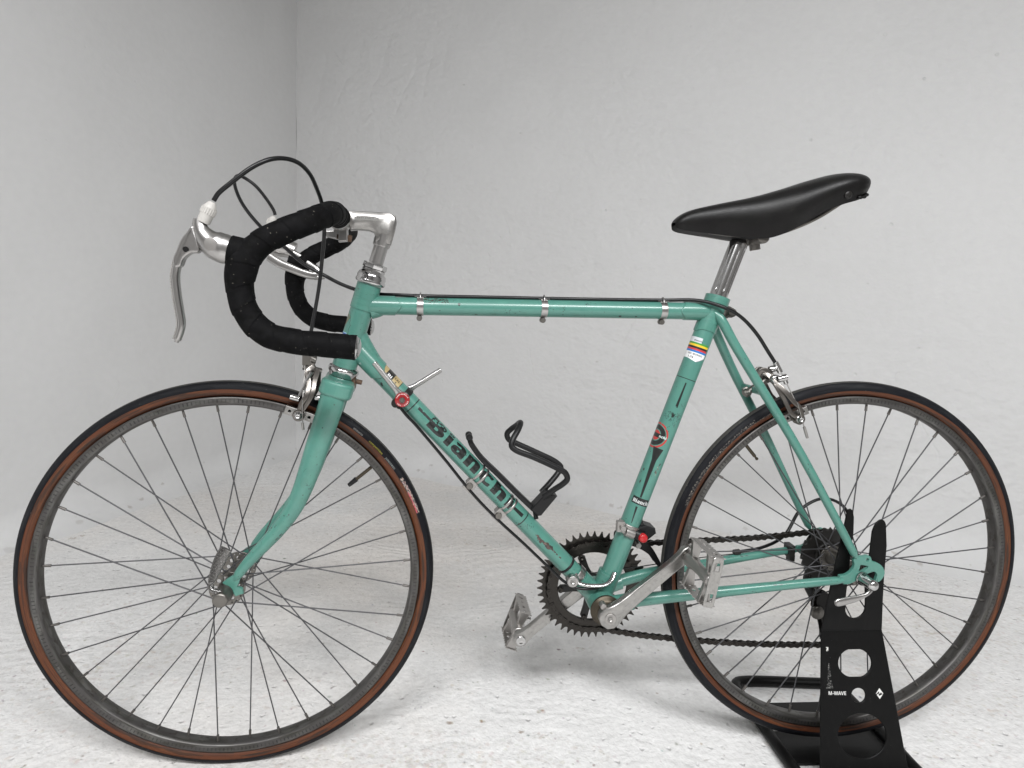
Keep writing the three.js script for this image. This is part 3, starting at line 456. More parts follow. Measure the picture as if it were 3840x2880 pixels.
// ---- headset
{
  const h = group(bike, 'headset'), a = onAxis(0), b = onAxis(1);
  const f = (prof) => latheAB(a, b, prof, 40);
  part(h, 'lower_cup', [f([[0.020, -0.018], [0.0215, -0.0175], [0.0228, -0.0130], [0.0250, -0.0105], [0.0258, -0.0065], [0.0250, -0.0030], [0.0215, -0.0012], [0.0205, -0.0005]])], M.chrome);
  part(h, 'upper_cup', [f([[0.0205, 0.1415], [0.0238, 0.1425], [0.0248, 0.1445], [0.0248, 0.1475], [0.0232, 0.1500], [0.0240, 0.1530], [0.0225, 0.1585], [0.0195, 0.1610], [0.0185, 0.1622]])], M.chrome);
  part(h, 'locknut', [crease(latheAB(a, b, [[0.0130, 0.1622], [0.0188, 0.1625], [0.0188, 0.1665], [0.0175, 0.1670], [0.0195, 0.1676], [0.0200, 0.1690], [0.0200, 0.1745], [0.0188, 0.1760], [0.0130, 0.1762]], 8), 0.4)], M.chrome);
}
// ---- stem
{
  const g = group(bike, 'stem');
  const qa = onAxis(0.165), qb = onAxis(0.222);
  part(g, 'quill', st([latheAB(qa, qb, [[0.0118, 0], [0.0118, 0.040], [0.0136, 0.0405], [0.0140, 0.042], [0.0148, 0.060]], 32)]), M.alloy);
  const prof = [[-0.8985, 0.9505], [-0.8860, 0.9508], [-0.8420, 0.9508], [-0.8270, 0.9500], [-0.8185, 0.9450], [-0.8165, 0.9360], [-0.8195, 0.9205], [-0.8255, 0.8985], [-0.8520, 0.9040], [-0.8500, 0.9120], [-0.8535, 0.9180], [-0.8610, 0.9210], [-0.8790, 0.9215], [-0.8900, 0.9200]];
  part(g, 'extension', st([crease(plate(prof, -0.0135, 0.0135, 0.0062, [], 5), 0.9)]), M.alloyPlate);
  part(g, 'clamp', st([latheAB([-0.9068, 0.9372, -0.022], [-0.9068, 0.9372, 1], [[0.0145, 0], [0.0178, 0.0015], [0.0186, 0.006], [0.0186, 0.038], [0.0178, 0.0425], [0.0145, 0.044]], 36), plate([[-0.9300, 0.9170], [-0.9180, 0.9180], [-0.9110, 0.9210], [-0.9110, 0.9050], [-0.9280, 0.9085]], -0.012, 0.012, 0.0015), plate([[-0.9085, 0.9210], [-0.8950, 0.9225], [-0.8940, 0.9030], [-0.9085, 0.9010]], -0.012, 0.012, 0.0015)]), M.alloy);
  part(g, 'clamp_bolt', st([hexPin([-0.9200, 0.9110, 0], [-0.8890, 0.9070, 0], 0.0042), hexPin([-0.8945, 0.9078, 0], [-0.8885, 0.9070, 0], 0.0062)]), M.rust);
  // engraved name field
  const logo = ctex(canvas(512, 128, (x, w, h) => { x.fillStyle = '#b9b8b5'; x.fillRect(0, 0, w, h); x.strokeStyle = '#77756f'; x.lineWidth = 8; x.beginPath(); x.roundRect(14, 20, w - 28, h - 40, 44); x.stroke(); x.fillStyle = '#6d6b66'; x.font = 'bold 68px sans-serif'; x.fillText('3TTT-ITALY', 54, 88); }));
  const lg = plate(roundPoly([[-0.884, 0.9405], [-0.880, 0.9425], [-0.849, 0.9421], [-0.845, 0.9400], [-0.849, 0.9372], [-0.880, 0.9376]], 28), 0.0132, 0.0139, 0.0002);
  { const p = lg.attributes.position, uv = lg.attributes.uv; for (let i = 0; i < p.count; i++) uv.setXY(i, (p.getX(i) + 0.884) / 0.039, (p.getY(i) - 0.9372) / 0.0053); }
  part(g, 'name_plate', st([lg]), std(0xffffff, 0.34, 0.9, { map: logo }));
}
// ---- handlebar
const barPts = (s) => [[-0.9068, 0.9372, 0], [-0.9062, 0.9368, 0.05 * s], [-0.9050, 0.9345, 0.10 * s], [-0.9085, 0.9275, 0.145 * s], [-0.9270, 0.9140, 0.178 * s], [-0.9536, 0.9005, 0.1885 * s], [-0.9818, 0.8848, 0.190 * s], [-1.0010, 0.8672, 0.190 * s], [-1.0100, 0.8485, 0.190 * s], [-1.0118, 0.8235, 0.190 * s], [-1.0065, 0.7990, 0.190 * s], [-0.9945, 0.7790, 0.190 * s], [-0.9760, 0.7645, 0.190 * s], [-0.9447, 0.7570, 0.190 * s], [-0.9214, 0.7548, 0.190 * s], [-0.8908, 0.7523, 0.190 * s], [-0.8650, 0.7507, 0.190 * s]].map(p => V3(...p));
{
  const g = group(bike, 'handlebar');
  part(g, 'bar', st([rod([-0.9068, 0.9372, -0.09], [-0.9068, 0.9372, 0.09], 0.0128, { radial: 24 })]), M.alloy);
  for (const s of [1, -1]) {
    const full = smooth(barPts(s), 420), k0 = 26, tp = full.slice(k0);
    part(g, 'bar_tape', st([sweep(tp, (t, v, l) => { const ph = ((l / 0.031 + v * 1.0 + 0.2 * Math.sin(l * 40)) % 1 + 1) % 1; const hood = Math.exp(-Math.pow((l - 0.262) / 0.022, 2)) * 0.0036; return 0.0162 + 0.0010 * ph + 0.0006 * fbm(l * 60, v * 4, s * 3, 2) + hood + (t < 0.02 ? 0.001 : 0); }, { radial: 36, transport: true })]), M.tape);
    part(g, 'tape_collar', st([sweep(smooth([[-0.9960, 0.8655, 0.19 * s], [-1.0080, 0.8680, 0.19 * s], [-1.0235, 0.8715, 0.19 * s]], 16), (t, v) => [0.0172 - 0.001 * t, 0.0200 - 0.0006 * t], { radial: 30 })]), M.tape);
    const e = full[420], d = full[420].clone().sub(full[416]).normalize();
    part(g, 'end_plug', st([latheAB(e.clone().addScaledVector(d, -0.001).toArray(), e.clone().add(d).toArray(), [[0.0155, 0], [0.0150, 0.0022], [0.0120, 0.0052], [0.0065, 0.0072], [0.0001, 0.0078]], 28)]), M.chrome);
  }
}
// ---- brake levers
function brakeLever(s, dx, dy, far) {
  const g = group(bike, 'brake_lever'), z = 0.19 * s, mv = (p) => V3(p[0] + dx, p[1] + dy, z);
  const hp = smooth([[-1.0060, 0.8655], [-1.0200, 0.8705], [-1.0350, 0.8745], [-1.0480, 0.8815], [-1.0565, 0.8920], [-1.0600, 0.9020], [-1.0595, 0.9085]].map(mv), 36);
  part(g, 'hood_body', st([sweep(hp, (t) => { const a = [0.0165, 0.0168, 0.0190, 0.0182, 0.0138, 0.0098, 0.0072], k = t * 6, i = Math.min(5, Math.floor(k)), r = a[i] + (a[i + 1] - a[i]) * (k - i); return [r * 0.82, r]; }, { radial: 28 })]), M.alloy);
  part(g, 'pivot', st([latheAB([-1.0425 + dx, 0.8775 + dy, z + 0.0125 * s], [-1.0425 + dx, 0.8775 + dy, z + 1 * s], [[0.0001, 0.0035], [0.0078, 0.0034], [0.0082, 0.0025], [0.0082, 0]].reverse(), 24)]), M.alloyDull);
  if (!far) {
    const bl = smooth([[-1.0835, 0.8630], [-1.0872, 0.8500], [-1.0893, 0.8354], [-1.0877, 0.8136], [-1.0847, 0.7918], [-1.0830, 0.7760], [-1.0858, 0.7640], [-1.0900, 0.7530]].map(mv), 60);
    const head = plate(roundPoly([[-1.0665, 0.8995], [-1.0737, 0.8913], [-1.0805, 0.8816], [-1.0862, 0.8679], [-1.0902, 0.8569], [-1.0880, 0.8470], [-1.0815, 0.8486], [-1.0771, 0.8583], [-1.0696, 0.8651], [-1.0600, 0.8672], [-1.0600, 0.8800], [-1.0635, 0.8926]].reverse(), 60), z - 0.0075, z + 0.0075, 0.0032, [], 4);
    part(g, 'blade', st([head, sweep(bl, (t) => { const e = t > 0.97 ? 0.6 : 1; return [(0.0070 - 0.0010 * t) * e, (0.0054 - 0.0010 * t) * e]; }, { radial: 20 })]), M.alloy);
    // two rows of dimples along the front of the blade
    const kn = []; for (let i = 4; i < 58; i++) for (const dz of [-0.003, 0, 0.003]) kn.push(new THREE.SphereGeometry(0.0009, 6, 4).translate(bl[i].x - 0.0053, bl[i].y, bl[i].z + dz));
    part(g, 'grip_studs', st([kn]), M.alloyDull);
    part(g, 'blade_hole', st([pin([-1.0738, 0.8702, z + 0.0073], [-1.0738, 0.8702, z + 0.0092], 0.0034, 0.0002)]), M.dark);
  } else {
    const lo = [[-1.0560, 0.8800, -0.176], [-1.0350, 0.8680, -0.170], [-1.0114, 0.8589, -0.166], [-0.9900, 0.8510, -0.166], [-0.9720, 0.8480, -0.168], [-0.9640, 0.8530, -0.171], [-0.9700, 0.8610, -0.174]];
    const up = [[-1.0500, 0.8960, -0.186], [-1.0350, 0.8950, -0.184], [-1.0050, 0.8840, -0.182], [-0.9850, 0.8700, -0.179], [-0.9700, 0.8610, -0.174]];
    part(g, 'blade', st([sweep(smooth(lo, 36), (t) => [0.0060, 0.0086 - 0.0012 * t], { radial: 18, sq: 0.7 }), sweep(smooth(up, 30), (t) => [0.0060, 0.0072], { radial: 18, sq: 0.7 }), rod([-0.9720, 0.8440, -0.168], [-0.9530, 0.8465, -0.168], 0.0050)]), M.alloy);
  }
  const at = [-1.0555 + dx, 0.9045 + dy], ab = [-1.0420 + dx, 0.9335 + dy];
  part(g, 'cable_adjuster', st([latheAB([...at, z], [...ab, z], [[0.0070, 0], [0.0082, 0.001], [0.0082, 0.011], [0.0088, 0.0115], [0.0088, 0.020], [0.0078, 0.0215], [0.0048, 0.0275], [0.0030, 0.0285]], 24)]), M.hoodWhite);
  const ribs = []; const A = V3(...at, z), D = V3(...ab, z).sub(A).normalize(), B = V3().crossVectors(D, V3(0, 0, 1)); for (let i = 0; i < 20; i++) { const a = i / 20 * 6.283, o = V3().addScaledVector(V3(0, 0, 1), Math.cos(a) * 0.0088).addScaledVector(B, Math.sin(a) * 0.0088); const p = A.clone().addScaledVector(D, 0.012).add(o); ribs.push(rod(p.toArray(), p.clone().addScaledVector(D, 0.0078).toArray(), 0.0006, { radial: 6 })); }
  part(g, 'adjuster_ribs', st([ribs]), M.hoodWhite);
}
brakeLever(1, 0, 0, false);
brakeLever(-1, -0.006, 0.027, true);
// ---- cables
const S3 = (a) => a.map(p => V3(...p).applyMatrix4(SM));
{
  const f = S3([[-1.0425, 0.9320, 0.19], [-1.0370, 0.9410, 0.19], [-1.0233, 0.9540, 0.189], [-0.9966, 0.9770, 0.185], [-0.9776, 0.9893, 0.176], [-0.9618, 0.9945, 0.162], [-0.9476, 0.9936, 0.143], [-0.9370, 0.9850, 0.122], [-0.9305, 0.9700, 0.100], [-0.9255, 0.9465, 0.070], [-0.9266, 0.9127, 0.042], [-0.9312, 0.8706, 0.030], [-0.9377, 0.8252, 0.018], [-0.9461, 0.7821, 0.008], [-0.9535, 0.7450, 0.003], [-0.9605, 0.7130, 0.0]]);
  part(bike, 'brake_cable', [sweep(smooth(f, 160), 0.0030, { radial: 10, transport: true })], M.cable);
  const r = [...S3([[-1.0480, 0.9600, -0.19], [-1.0505, 0.9680, -0.19], [-1.0669, 0.9935, -0.185], [-1.0823, 1.0115, -0.18], [-1.0975, 1.0220, -0.175], [-1.1071, 1.0250, -0.165], [-1.1101, 1.0160, -0.15], [-1.1029, 0.9952, -0.13], [-1.0851, 0.9651, -0.11], [-1.0513, 0.9277, -0.09], [-1.0048, 0.8921, -0.06], [-0.9681, 0.8640, -0.038], [-0.9350, 0.8470, -0.029], [-0.9070, 0.8335, -0.027], [-0.8780, 0.8240, -0.026]]),
    ...[[-0.8450, 0.8195, -0.020], [-0.8150, 0.8190, -0.006], [-0.775, 0.8187, 0], [-0.68, 0.8200, 0], [-0.5686, 0.8213, 0], [-0.46, 0.8230, 0], [-0.3635, 0.8250, 0.001], [-0.3123, 0.8268, 0.008], [-0.2930, 0.8240, 0.019], [-0.2700, 0.8165, 0.027], [-0.2520, 0.8095, 0.028], [-0.2270, 0.7945, 0.023], [-0.2000, 0.7700, 0.018], [-0.1770, 0.7430, 0.013], [-0.1590, 0.7230, 0.008]].map(p => V3(...p))];
  part(bike, 'brake_cable', [sweep(smooth(r, 260), 0.0031, { radial: 10, transport: true })], M.cable);
  const gc = [[-0.8030, 0.6330, 0.016], [-0.7925, 0.6200, 0.015], [-0.7797, 0.6065, 0.013], [-0.7544, 0.5775, 0.012], [-0.7243, 0.5420, 0.012], [-0.6908, 0.5010, 0.012], [-0.6632, 0.4705, 0.013], [-0.6276, 0.4358, 0.013], [-0.5876, 0.4000, 0.014], [-0.5411, 0.3565, 0.015], [-0.5130, 0.3320, 0.017], [-0.4950, 0.3255, 0.024], [-0.4700, 0.3265, 0.029], [-0.4450, 0.3330, 0.027], [-0.4240, 0.3480, 0.016], [-0.4080, 0.3700, 0.004], [-0.3960, 0.3950, -0.006]].map(p => V3(...p));
  part(bike, 'gear_cable', [sweep(smooth(gc, 120), (t) => (t > 0.86 ? 0.0014 : 0.0026), { radial: 10, transport: true })], M.cable);
  part(bike, 'gear_cable', [sweep(smooth([[-0.50, 0.33, -0.014], [-0.45, 0.325, -0.03], [-0.40, 0.327, -0.038], [-0.25, 0.343, -0.05], [-0.165, 0.350, -0.055]].map(p => V3(...p)), 40), 0.0009, { radial: 6 }), sweep(smooth([[-0.165, 0.353, -0.055], [-0.11, 0.361, -0.06], [-0.06, 0.378, -0.075], [-0.02, 0.425, -0.09], [0.03, 0.445, -0.095], [0.075, 0.425, -0.095], [0.085, 0.38, -0.09], [0.06, 0.335, -0.08], [0.03, 0.32, -0.075]].map(p => V3(...p)), 60), 0.0030, { radial: 8, transport: true })], M.cable);
  for (const x of [-0.7752, -0.5686, -0.3635]) {
    const y = 0.8003 + (x + 0.852) * 0.0144, g = group(bike, 'cable_clip');
    part(g, 'band', [latheAB([x - 0.0055, y, 0], [x + 0.0055, y + 0.00008, 0], [[0.0146, 0], [0.0156, 0.0004], [0.0156, 0.0106], [0.0146, 0.011]], 32), sweep(smooth([[x, y + 0.0125, 0.0075], [x, y + 0.0185, 0.0055], [x, y + 0.0222, 0.0], [x, y + 0.0185, -0.0055], [x, y + 0.0125, -0.0075]], 14), [0.006, 0.0008][0] * 0 + 0.0011, { radial: 6, N: V3(1, 0, 0) }), box(0.019, 0.0012, 0.009, x, y + 0.0160, 0.0)], M.alloy);
    part(g, 'screw', [pin([x - 0.001, y - 0.0195, -0.004], [x - 0.001, y - 0.0195, 0.0065], 0.0047), box(0.0016, 0.0085, 0.0012, x - 0.001, y - 0.0195, 0.0066)], M.steelDark);
  }
}
// ---- fork
{
  const g = group(bike, 'fork');
  const ca = onAxis(-0.052), cb = onAxis(0);
  part(g, 'crown', st([latheAB(ca, cb, [[0.0185, 0.034], [0.0200, 0.0325], [0.0205, 0.030], [0.018, 0.028], [0.018, 0.0]], 32),
    (() => { const s = plate(roundPoly([[-0.024, -0.046], [0.0, -0.055], [0.024, -0.046], [0.0245, 0], [0.024, 0.046], [0.0, 0.055], [-0.024, 0.046], [-0.0245, 0]], 48), 0, 0.026, 0.006, [], 4); s.rotateX(-Math.PI / 2); s.applyQuaternion(new THREE.Quaternion().setFromUnitVectors(V3(0, 1, 0), AD)); return s.translate(...onAxis(-0.0465)); })()]), M.paint);
  for (const s of [1, -1]) {
    part(g, 'fork_blade', st([sweep(smooth([[-0.9080, 0.6720, 0.0360 * s], [-0.9150, 0.6400, 0.0390 * s], [-0.9323, 0.5833, 0.0420 * s], [-0.9469, 0.5364, 0.0440 * s], [-0.9599, 0.4990, 0.0460 * s], [-0.9732, 0.4707, 0.0470 * s], [-0.9924, 0.4426, 0.0485 * s], [-1.0159, 0.4151, 0.0500 * s], [-1.0395, 0.3889, 0.0515 * s], [-1.0616, 0.3594, 0.0525 * s]], 60), (t) => { const w = t < 0.3 ? 0.0208 - 0.0113 * t / 1.6 : 0.0187 - 0.0115 * Math.pow((t - 0.3) / 0.7, 1.0); const e = t > 0.97 ? 0.55 + 0.45 * (1 - t) / 0.03 : 1; return [(w * 0.62 + 0.0018) * e, w * e]; }, { radial: 26 })]), M.paint);
    part(g, 'fork_dropout', st([plate([[-1.0790, 0.3560], [-1.0680, 0.3480], [-1.0594, 0.3330], [-1.0472, 0.3370], [-1.0488, 0.3454], [-1.0559, 0.3481], [-1.0520, 0.3620], [-1.0620, 0.3680], [-1.0720, 0.3620]].reverse(), 0.0525 * s - 0.003, 0.0525 * s + 0.003, 0.0008)]), M.paint);
  }
  part(g, 'crown_race', st([latheAB(ca, cb, [[0.0190, 0.0335], [0.0205, 0.0345], [0.0205, 0.0365], [0.019, 0.0375]], 32)]), M.steelDark);
}
// ---- wheels
const R = 0.336, TR = 0.0133, TC = R - TR;
function makeWheel(hub, quat, tread, off, o) {
  const w = group(bike, 'wheel'); w.position.copy(hub); w.quaternion.copy(quat);
  const tp = []; for (let i = 0; i <= 20; i++) { const a = (2 * i / 20 - 1) * o.treadAng * Math.PI / 180; tp.push([TC + (TR + 0.0004) * Math.cos(a), (TR - 0.0008) * Math.sin(a)]); }
  part(w, 'tread', latheZ(tp, 160), tread);
  const sw = (s) => { const q = []; for (let i = 0; i <= 8; i++) { const a = (o.treadAng - 3 + (163 - o.treadAng) * i / 8) * Math.PI / 180; q.push([TC + TR * Math.cos(a), s * (TR - 0.0012) * Math.sin(a)]); } if (s < 0) q.reverse(); return latheZ(q, 160); };
  part(w, 'sidewall', [sw(1), sw(-1)], o.side);
  const rp = [[0.3108, -0.0086], [0.3112, -0.0112], [0.3085, -0.0118], [0.3005, -0.0118], [0.2978, -0.0100], [0.2962, -0.0050], [0.2962, 0.0050], [0.2978, 0.0100], [0.3005, 0.0118], [0.3085, 0.0118], [0.3112, 0.0112], [0.3108, 0.0086]];
  part(w, 'rim', latheZ(rp.reverse(), 160), M.rim);
  // hub: shell and two drilled flanges
  const hubG = [latheZ([[0.007, -0.048], [0.007, o.zf - 0.006], [0.014, o.zf - 0.003], [0.0125, o.zf + 0.008], [0.0095, 0], [0.0125, o.zn - 0.008], [0.014, o.zn + 0.003], [0.0075, o.zn + 0.006], [0.0075, 0.050]], 28)];
  for (const z of [o.zn, o.zf]) { const hs = []; for (let k = 0; k < 18; k++) { const a = (k * 20 + 8) * Math.PI / 180; hs.push(circ(Math.cos(a) * (o.rf - 0.0035), Math.sin(a) * (o.rf - 0.0035), 0.0013, 6, true)); } if (o.big) for (let k = 0; k < 9; k++) { const a = (k * 40 + 14) * Math.PI / 180; hs.push(circ(Math.cos(a) * (o.rf - 0.0105), Math.sin(a) * (o.rf - 0.0105), 0.0036, 10, true)); } hubG.push(plate(circ(0, 0, o.rf, 40), z - 0.0014, z + 0.0014, 0.0004, hs, 1)); }
  part(w, 'hub', hubG, M.steelDark);
  part(w, 'axle', [pin([0, 0, -0.062], [0, 0, 0.062], 0.005), pin([0, 0, 0.044], [0, 0, 0.0525], 0.0085), pin([0, 0, -0.0525], [0, 0, -0.044], 0.0085)], M.alloyDull);
  const sg = new THREE.CylinderGeometry(0.00112, 0.00112, 1, 7), ng = new THREE.CylinderGeometry(0.0019, 0.0023, 0.0125, 8).translate(0, -0.00625, 0);
  for (let k = 0; k < 36; k++) {
    const th = (off + k * 10) * Math.PI / 180, near = k % 2 === 0, lead = Math.floor(k / 2) % 2 === 0 ? 1 : -1, fa = th + lead * 60 * Math.PI / 180 * (near ? 1 : -1);
    const a = V3(Math.cos(fa) * (o.rf - 0.0035), Math.sin(fa) * (o.rf - 0.0035), (near ? o.zn : o.zf) + lead * 0.0016), b = V3(Math.cos(th) * 0.2970, Math.sin(th) * 0.2970, near ? 0.0025 : -0.0025);
    const d = b.clone().sub(a), L = d.length(), q = new THREE.Quaternion().setFromUnitVectors(V3(0, 1, 0), d.clone().normalize());
    const m = part(w, 'spoke', sg, M.spoke); m.scale.y = L; m.quaternion.copy(q); m.position.copy(a).addScaledVector(d, 0.5);
    const n = part(w, 'nipple', ng, M.nipple); n.quaternion.copy(q); n.position.copy(b);
  }
  const va = o.valve * Math.PI / 180, c = Math.cos(va), s = Math.sin(va), at = (r) => [c * r, s * r, 0];
  part(w, 'valve', o.capped ? [rod(at(0.297), at(0.262), 0.0030, { radial: 12 })] : [rod(at(0.297), at(0.267), 0.0031, { radial: 12 }), rod(at(0.267), at(0.260), 0.0019, { radial: 10 }), rod(at(0.2615), at(0.259), 0.0027, { radial: 8 })], M.brass);
  if (o.capped) part(w, 'valve_cap', [sweep(line(at(0.263), at(0.246), 6), (t) => 0.0046 - 0.0012 * t, { radial: 12 })], M.black);
  return w;
}
const frontHub = V3(-1.0775, 0.336, 0);
{
  const q = new THREE.Quaternion().setFromRotationMatrix(SM), h = frontHub.clone().applyMatrix4(SM); h.y = 0.3362;
  makeWheel(h, q, M.treadF, 4.6, { zn: 0.035, zf: -0.035, rf: 0.0285, big: true, valve: 40, capped: true, treadAng: 86, side: M.side }).userData.label = 'front wheel with amber sidewall tyre and quick release';
  makeWheel(V3(0, 0.357, 0), new THREE.Quaternion(), M.treadR, 6.2, { zn: 0.034, zf: -0.022, rf: 0.024, big: false, valve: 132, capped: false, treadAng: 97, side: std(lin(0.62, 0.60, 0.56), 0.62, 0, { map: wallTex }) }).userData.label = 'rear wheel with amber sidewall tyre behind the stand';
}
// ---- quick releases
{
  const g = group(bike, 'quick_release');
  const H = frontHub, hx = H.x + 0.001, hy = H.y + 0.003;
  part(g, 'skewer_body', st([latheAB([hx, hy, 0.0555], [hx, hy, 1], [[0.001, 0], [0.0140, 0], [0.0145, 0.001], [0.0145, 0.0035], [0.0128, 0.0045], [0.0125, 0.019], [0.0112, 0.0225], [0.0085, 0.024], [0.0001, 0.0242]], 32)]), M.steelDark);
  part(g, 'lever', st([sweep(smooth([[hx, hy + 0.010, 0.070], [hx - 0.010, hy + 0.014, 0.072], [hx - 0.0150, 0.3560, 0.070], [hx - 0.0155, 0.3640, 0.066], [hx - 0.0120, 0.3760, 0.062], [hx - 0.0060, 0.3930, 0.058], [hx + 0.0015, 0.4080, 0.055], [hx + 0.0040, 0.4125, 0.054]], 40), (t) => (t < 0.32 ? [0.0042, 0.0042] : [0.0036, 0.0046 + 0.0050 * Math.sin(Math.PI * Math.min(1, (t - 0.28) / 0.74) * 0.62)]), { radial: 16 })]), M.knurl);
  part(g, 'skewer_nut', st([latheAB([hx, hy, -0.0555], [hx, hy, -1], [[0.001, 0], [0.011, 0], [0.011, 0.008], [0.007, 0.014], [0.001, 0.014]], 24)]), M.steelDark);
  const k = group(bike, 'quick_release');
  part(k, 'skewer_body', [latheAB([-0.006, 0.3600, 0.0612], [-0.006, 0.3600, 1], [[0.001, 0], [0.0118, 0], [0.0118, 0.003], [0.0095, 0.0045], [0.0092, 0.0235], [0.0082, 0.0275], [0.0055, 0.0298], [0.0001, 0.0305]], 32)], M.chrome);
  part(k, 'lever', [sweep(smooth([[-0.0030, 0.3555, 0.078], [-0.0040, 0.3490, 0.080], [-0.0110, 0.3425, 0.081], [-0.0270, 0.3363, 0.082], [-0.0449, 0.3324, 0.083], [-0.0615, 0.3293, 0.084], [-0.0680, 0.3278, 0.084]], 40), (t) => [0.0028, t < 0.25 ? 0.0034 : 0.0034 + 0.0036 * Math.sin(Math.PI * 0.5 * (t - 0.25) / 0.6) * (t > 0.94 ? Math.sqrt((1 - t) / 0.06) * 0.8 + 0.2 : 1)], { radial: 16 })], M.alloy);
  part(k, 'skewer_nut', [latheAB([0.0, 0.3575, -0.0612], [0.0, 0.3575, -1], [[0.001, 0], [0.010, 0], [0.010, 0.008], [0.006, 0.013], [0.001, 0.013]], 24)], M.alloyDull);
}
// ---- brakes
function caliper(T, data) {
  const g = group(bike, 'brake_caliper');
  for (const s of [1, -1]) {
    part(g, 'arm', T([data.arms.map(a => sweep(smooth(a.map(p => [p[0], p[1], p[2] * s + (data.dz || 0)]), 30), (t) => [0.0020, 0.0046 - 0.0012 * t], { radial: 20, sq: 0.42 })), pin([data.bolt[0], data.bolt[1], s * 0.026], [data.bolt[0], data.bolt[1], s * 0.036], 0.0095, 0.001)]), s > 0 ? M.steelMid : M.steelDark);
    const P = data.pad, dx = P.b[0] - P.a[0], dy = P.b[1] - P.a[1], L = Math.hypot(dx, dy), cx = (P.a[0] + P.b[0]) / 2, cy = (P.a[1] + P.b[1]) / 2, an = Math.atan2(dy, dx);
    const holder = plate([[-L / 2, -0.0072], [L / 2, -0.0072], [L / 2, 0.0072], [-L / 2, 0.0072]], -0.0045, 0.0045, 0.001, [circ(-L / 2 + 0.008, 0, 0.0022, 10, true), circ(L / 2 - 0.008, 0, 0.0022, 10, true)]).rotateZ(an).translate(cx, cy, 0.0215 * s);
    part(g, 'pad_holder', T([holder]), M.alloyPlate);
    part(g, 'brake_pad', T([box(L * 0.94, 0.011, 0.005, 0, 0, 0).rotateZ(an).translate(cx, cy, 0.0148 * s)]), M.rubber);
    part(g, 'pad_bolt', T([latheAB([data.bolt[0], data.bolt[1], s * 0.035], [data.bolt[0], data.bolt[1], s], [[0.0065, 0], [0.0065, 0.0012], [0.0045, 0.0014], [0.0045, 0.0055], [0.0025, 0.0055], [0.0022, 0.0040], [0.0001, 0.0040]], 18)]), M.chrome);
  }
  return g;
}
{
  const g = caliper(st, { arms: [[[-0.9470, 0.6980, 0.004], [-0.9555, 0.6905, 0.011], [-0.9520, 0.6740, 0.021], [-0.9535, 0.6560, 0.030], [-0.9625, 0.6400, 0.0315], [-0.9662, 0.6220, 0.0315]], [[-0.9400, 0.6930, 0.006], [-0.9430, 0.6760, 0.020], [-0.9450, 0.6580, 0.029], [-0.9560, 0.6370, 0.031], [-0.9640, 0.6260, 0.0315]], [[-0.9465, 0.7000, 0.004], [-0.9590, 0.7060, 0.006], [-0.9620, 0.7155, 0.002]]], bolt: [-0.9660, 0.6225], pad: { a: [-0.9890, 0.6305], b: [-0.9430, 0.6150] } });
  part(g, 'centre_bolt', st([pin([-0.9350, 0.6885, 0], [-0.9560, 0.6950, 0], 0.0052), hexPin([-0.9560, 0.6950, 0], [-0.9640, 0.6975, 0], 0.0062)]), M.steelDark);
  part(g, 'cable_stop', st([pin([-0.9600, 0.7140, 0.001], [-0.9612, 0.6990, 0.001], 0.0048), hexPin([-0.9520, 0.7105, 0.004], [-0.9430, 0.7085, 0.004], 0.0065), box(0.014, 0.020, 0.006, -0.9575, 0.7105, 0.006), box(0.014, 0.020, 0.006, -0.9575, 0.7105, -0.006)]), M.steelDark);
  part(g, 'release_lever', st([pin([-0.9810, 0.6500, 0.020], [-0.9660, 0.6470, 0.022], 0.0050), pin([-0.9420, 0.6490, 0.024], [-0.9320, 0.6500, 0.024], 0.0042), rod([-0.9660, 0.6520, 0.024], [-0.9490, 0.6900, 0.016], 0.0030)]), M.chrome);
  part(g, 'inner_wire', st([rod([-0.9607, 0.7120, 0.001], [-0.9600, 0.6480, 0.030], 0.0009, { radial: 6 }), rod([-0.9600, 0.6480, 0.034], [-0.9585, 0.6130, 0.0405], 0.0009, { radial: 6 }), rod([-0.9588, 0.6120, 0.0405], [-0.9575, 0.6010, 0.0405], 0.0022, { radial: 8 })]), M.alloyDull);
  part(g, 'mounting_nut', st([hexPin([-0.8870, 0.6750, 0], [-0.8800, 0.6735, 0], 0.0085), box(0.006, 0.020, 0.014, -0.8825, 0.6725, 0), hexPin([-0.8790, 0.6735, 0], [-0.8690, 0.6712, 0], 0.0042)]), M.rust);
}
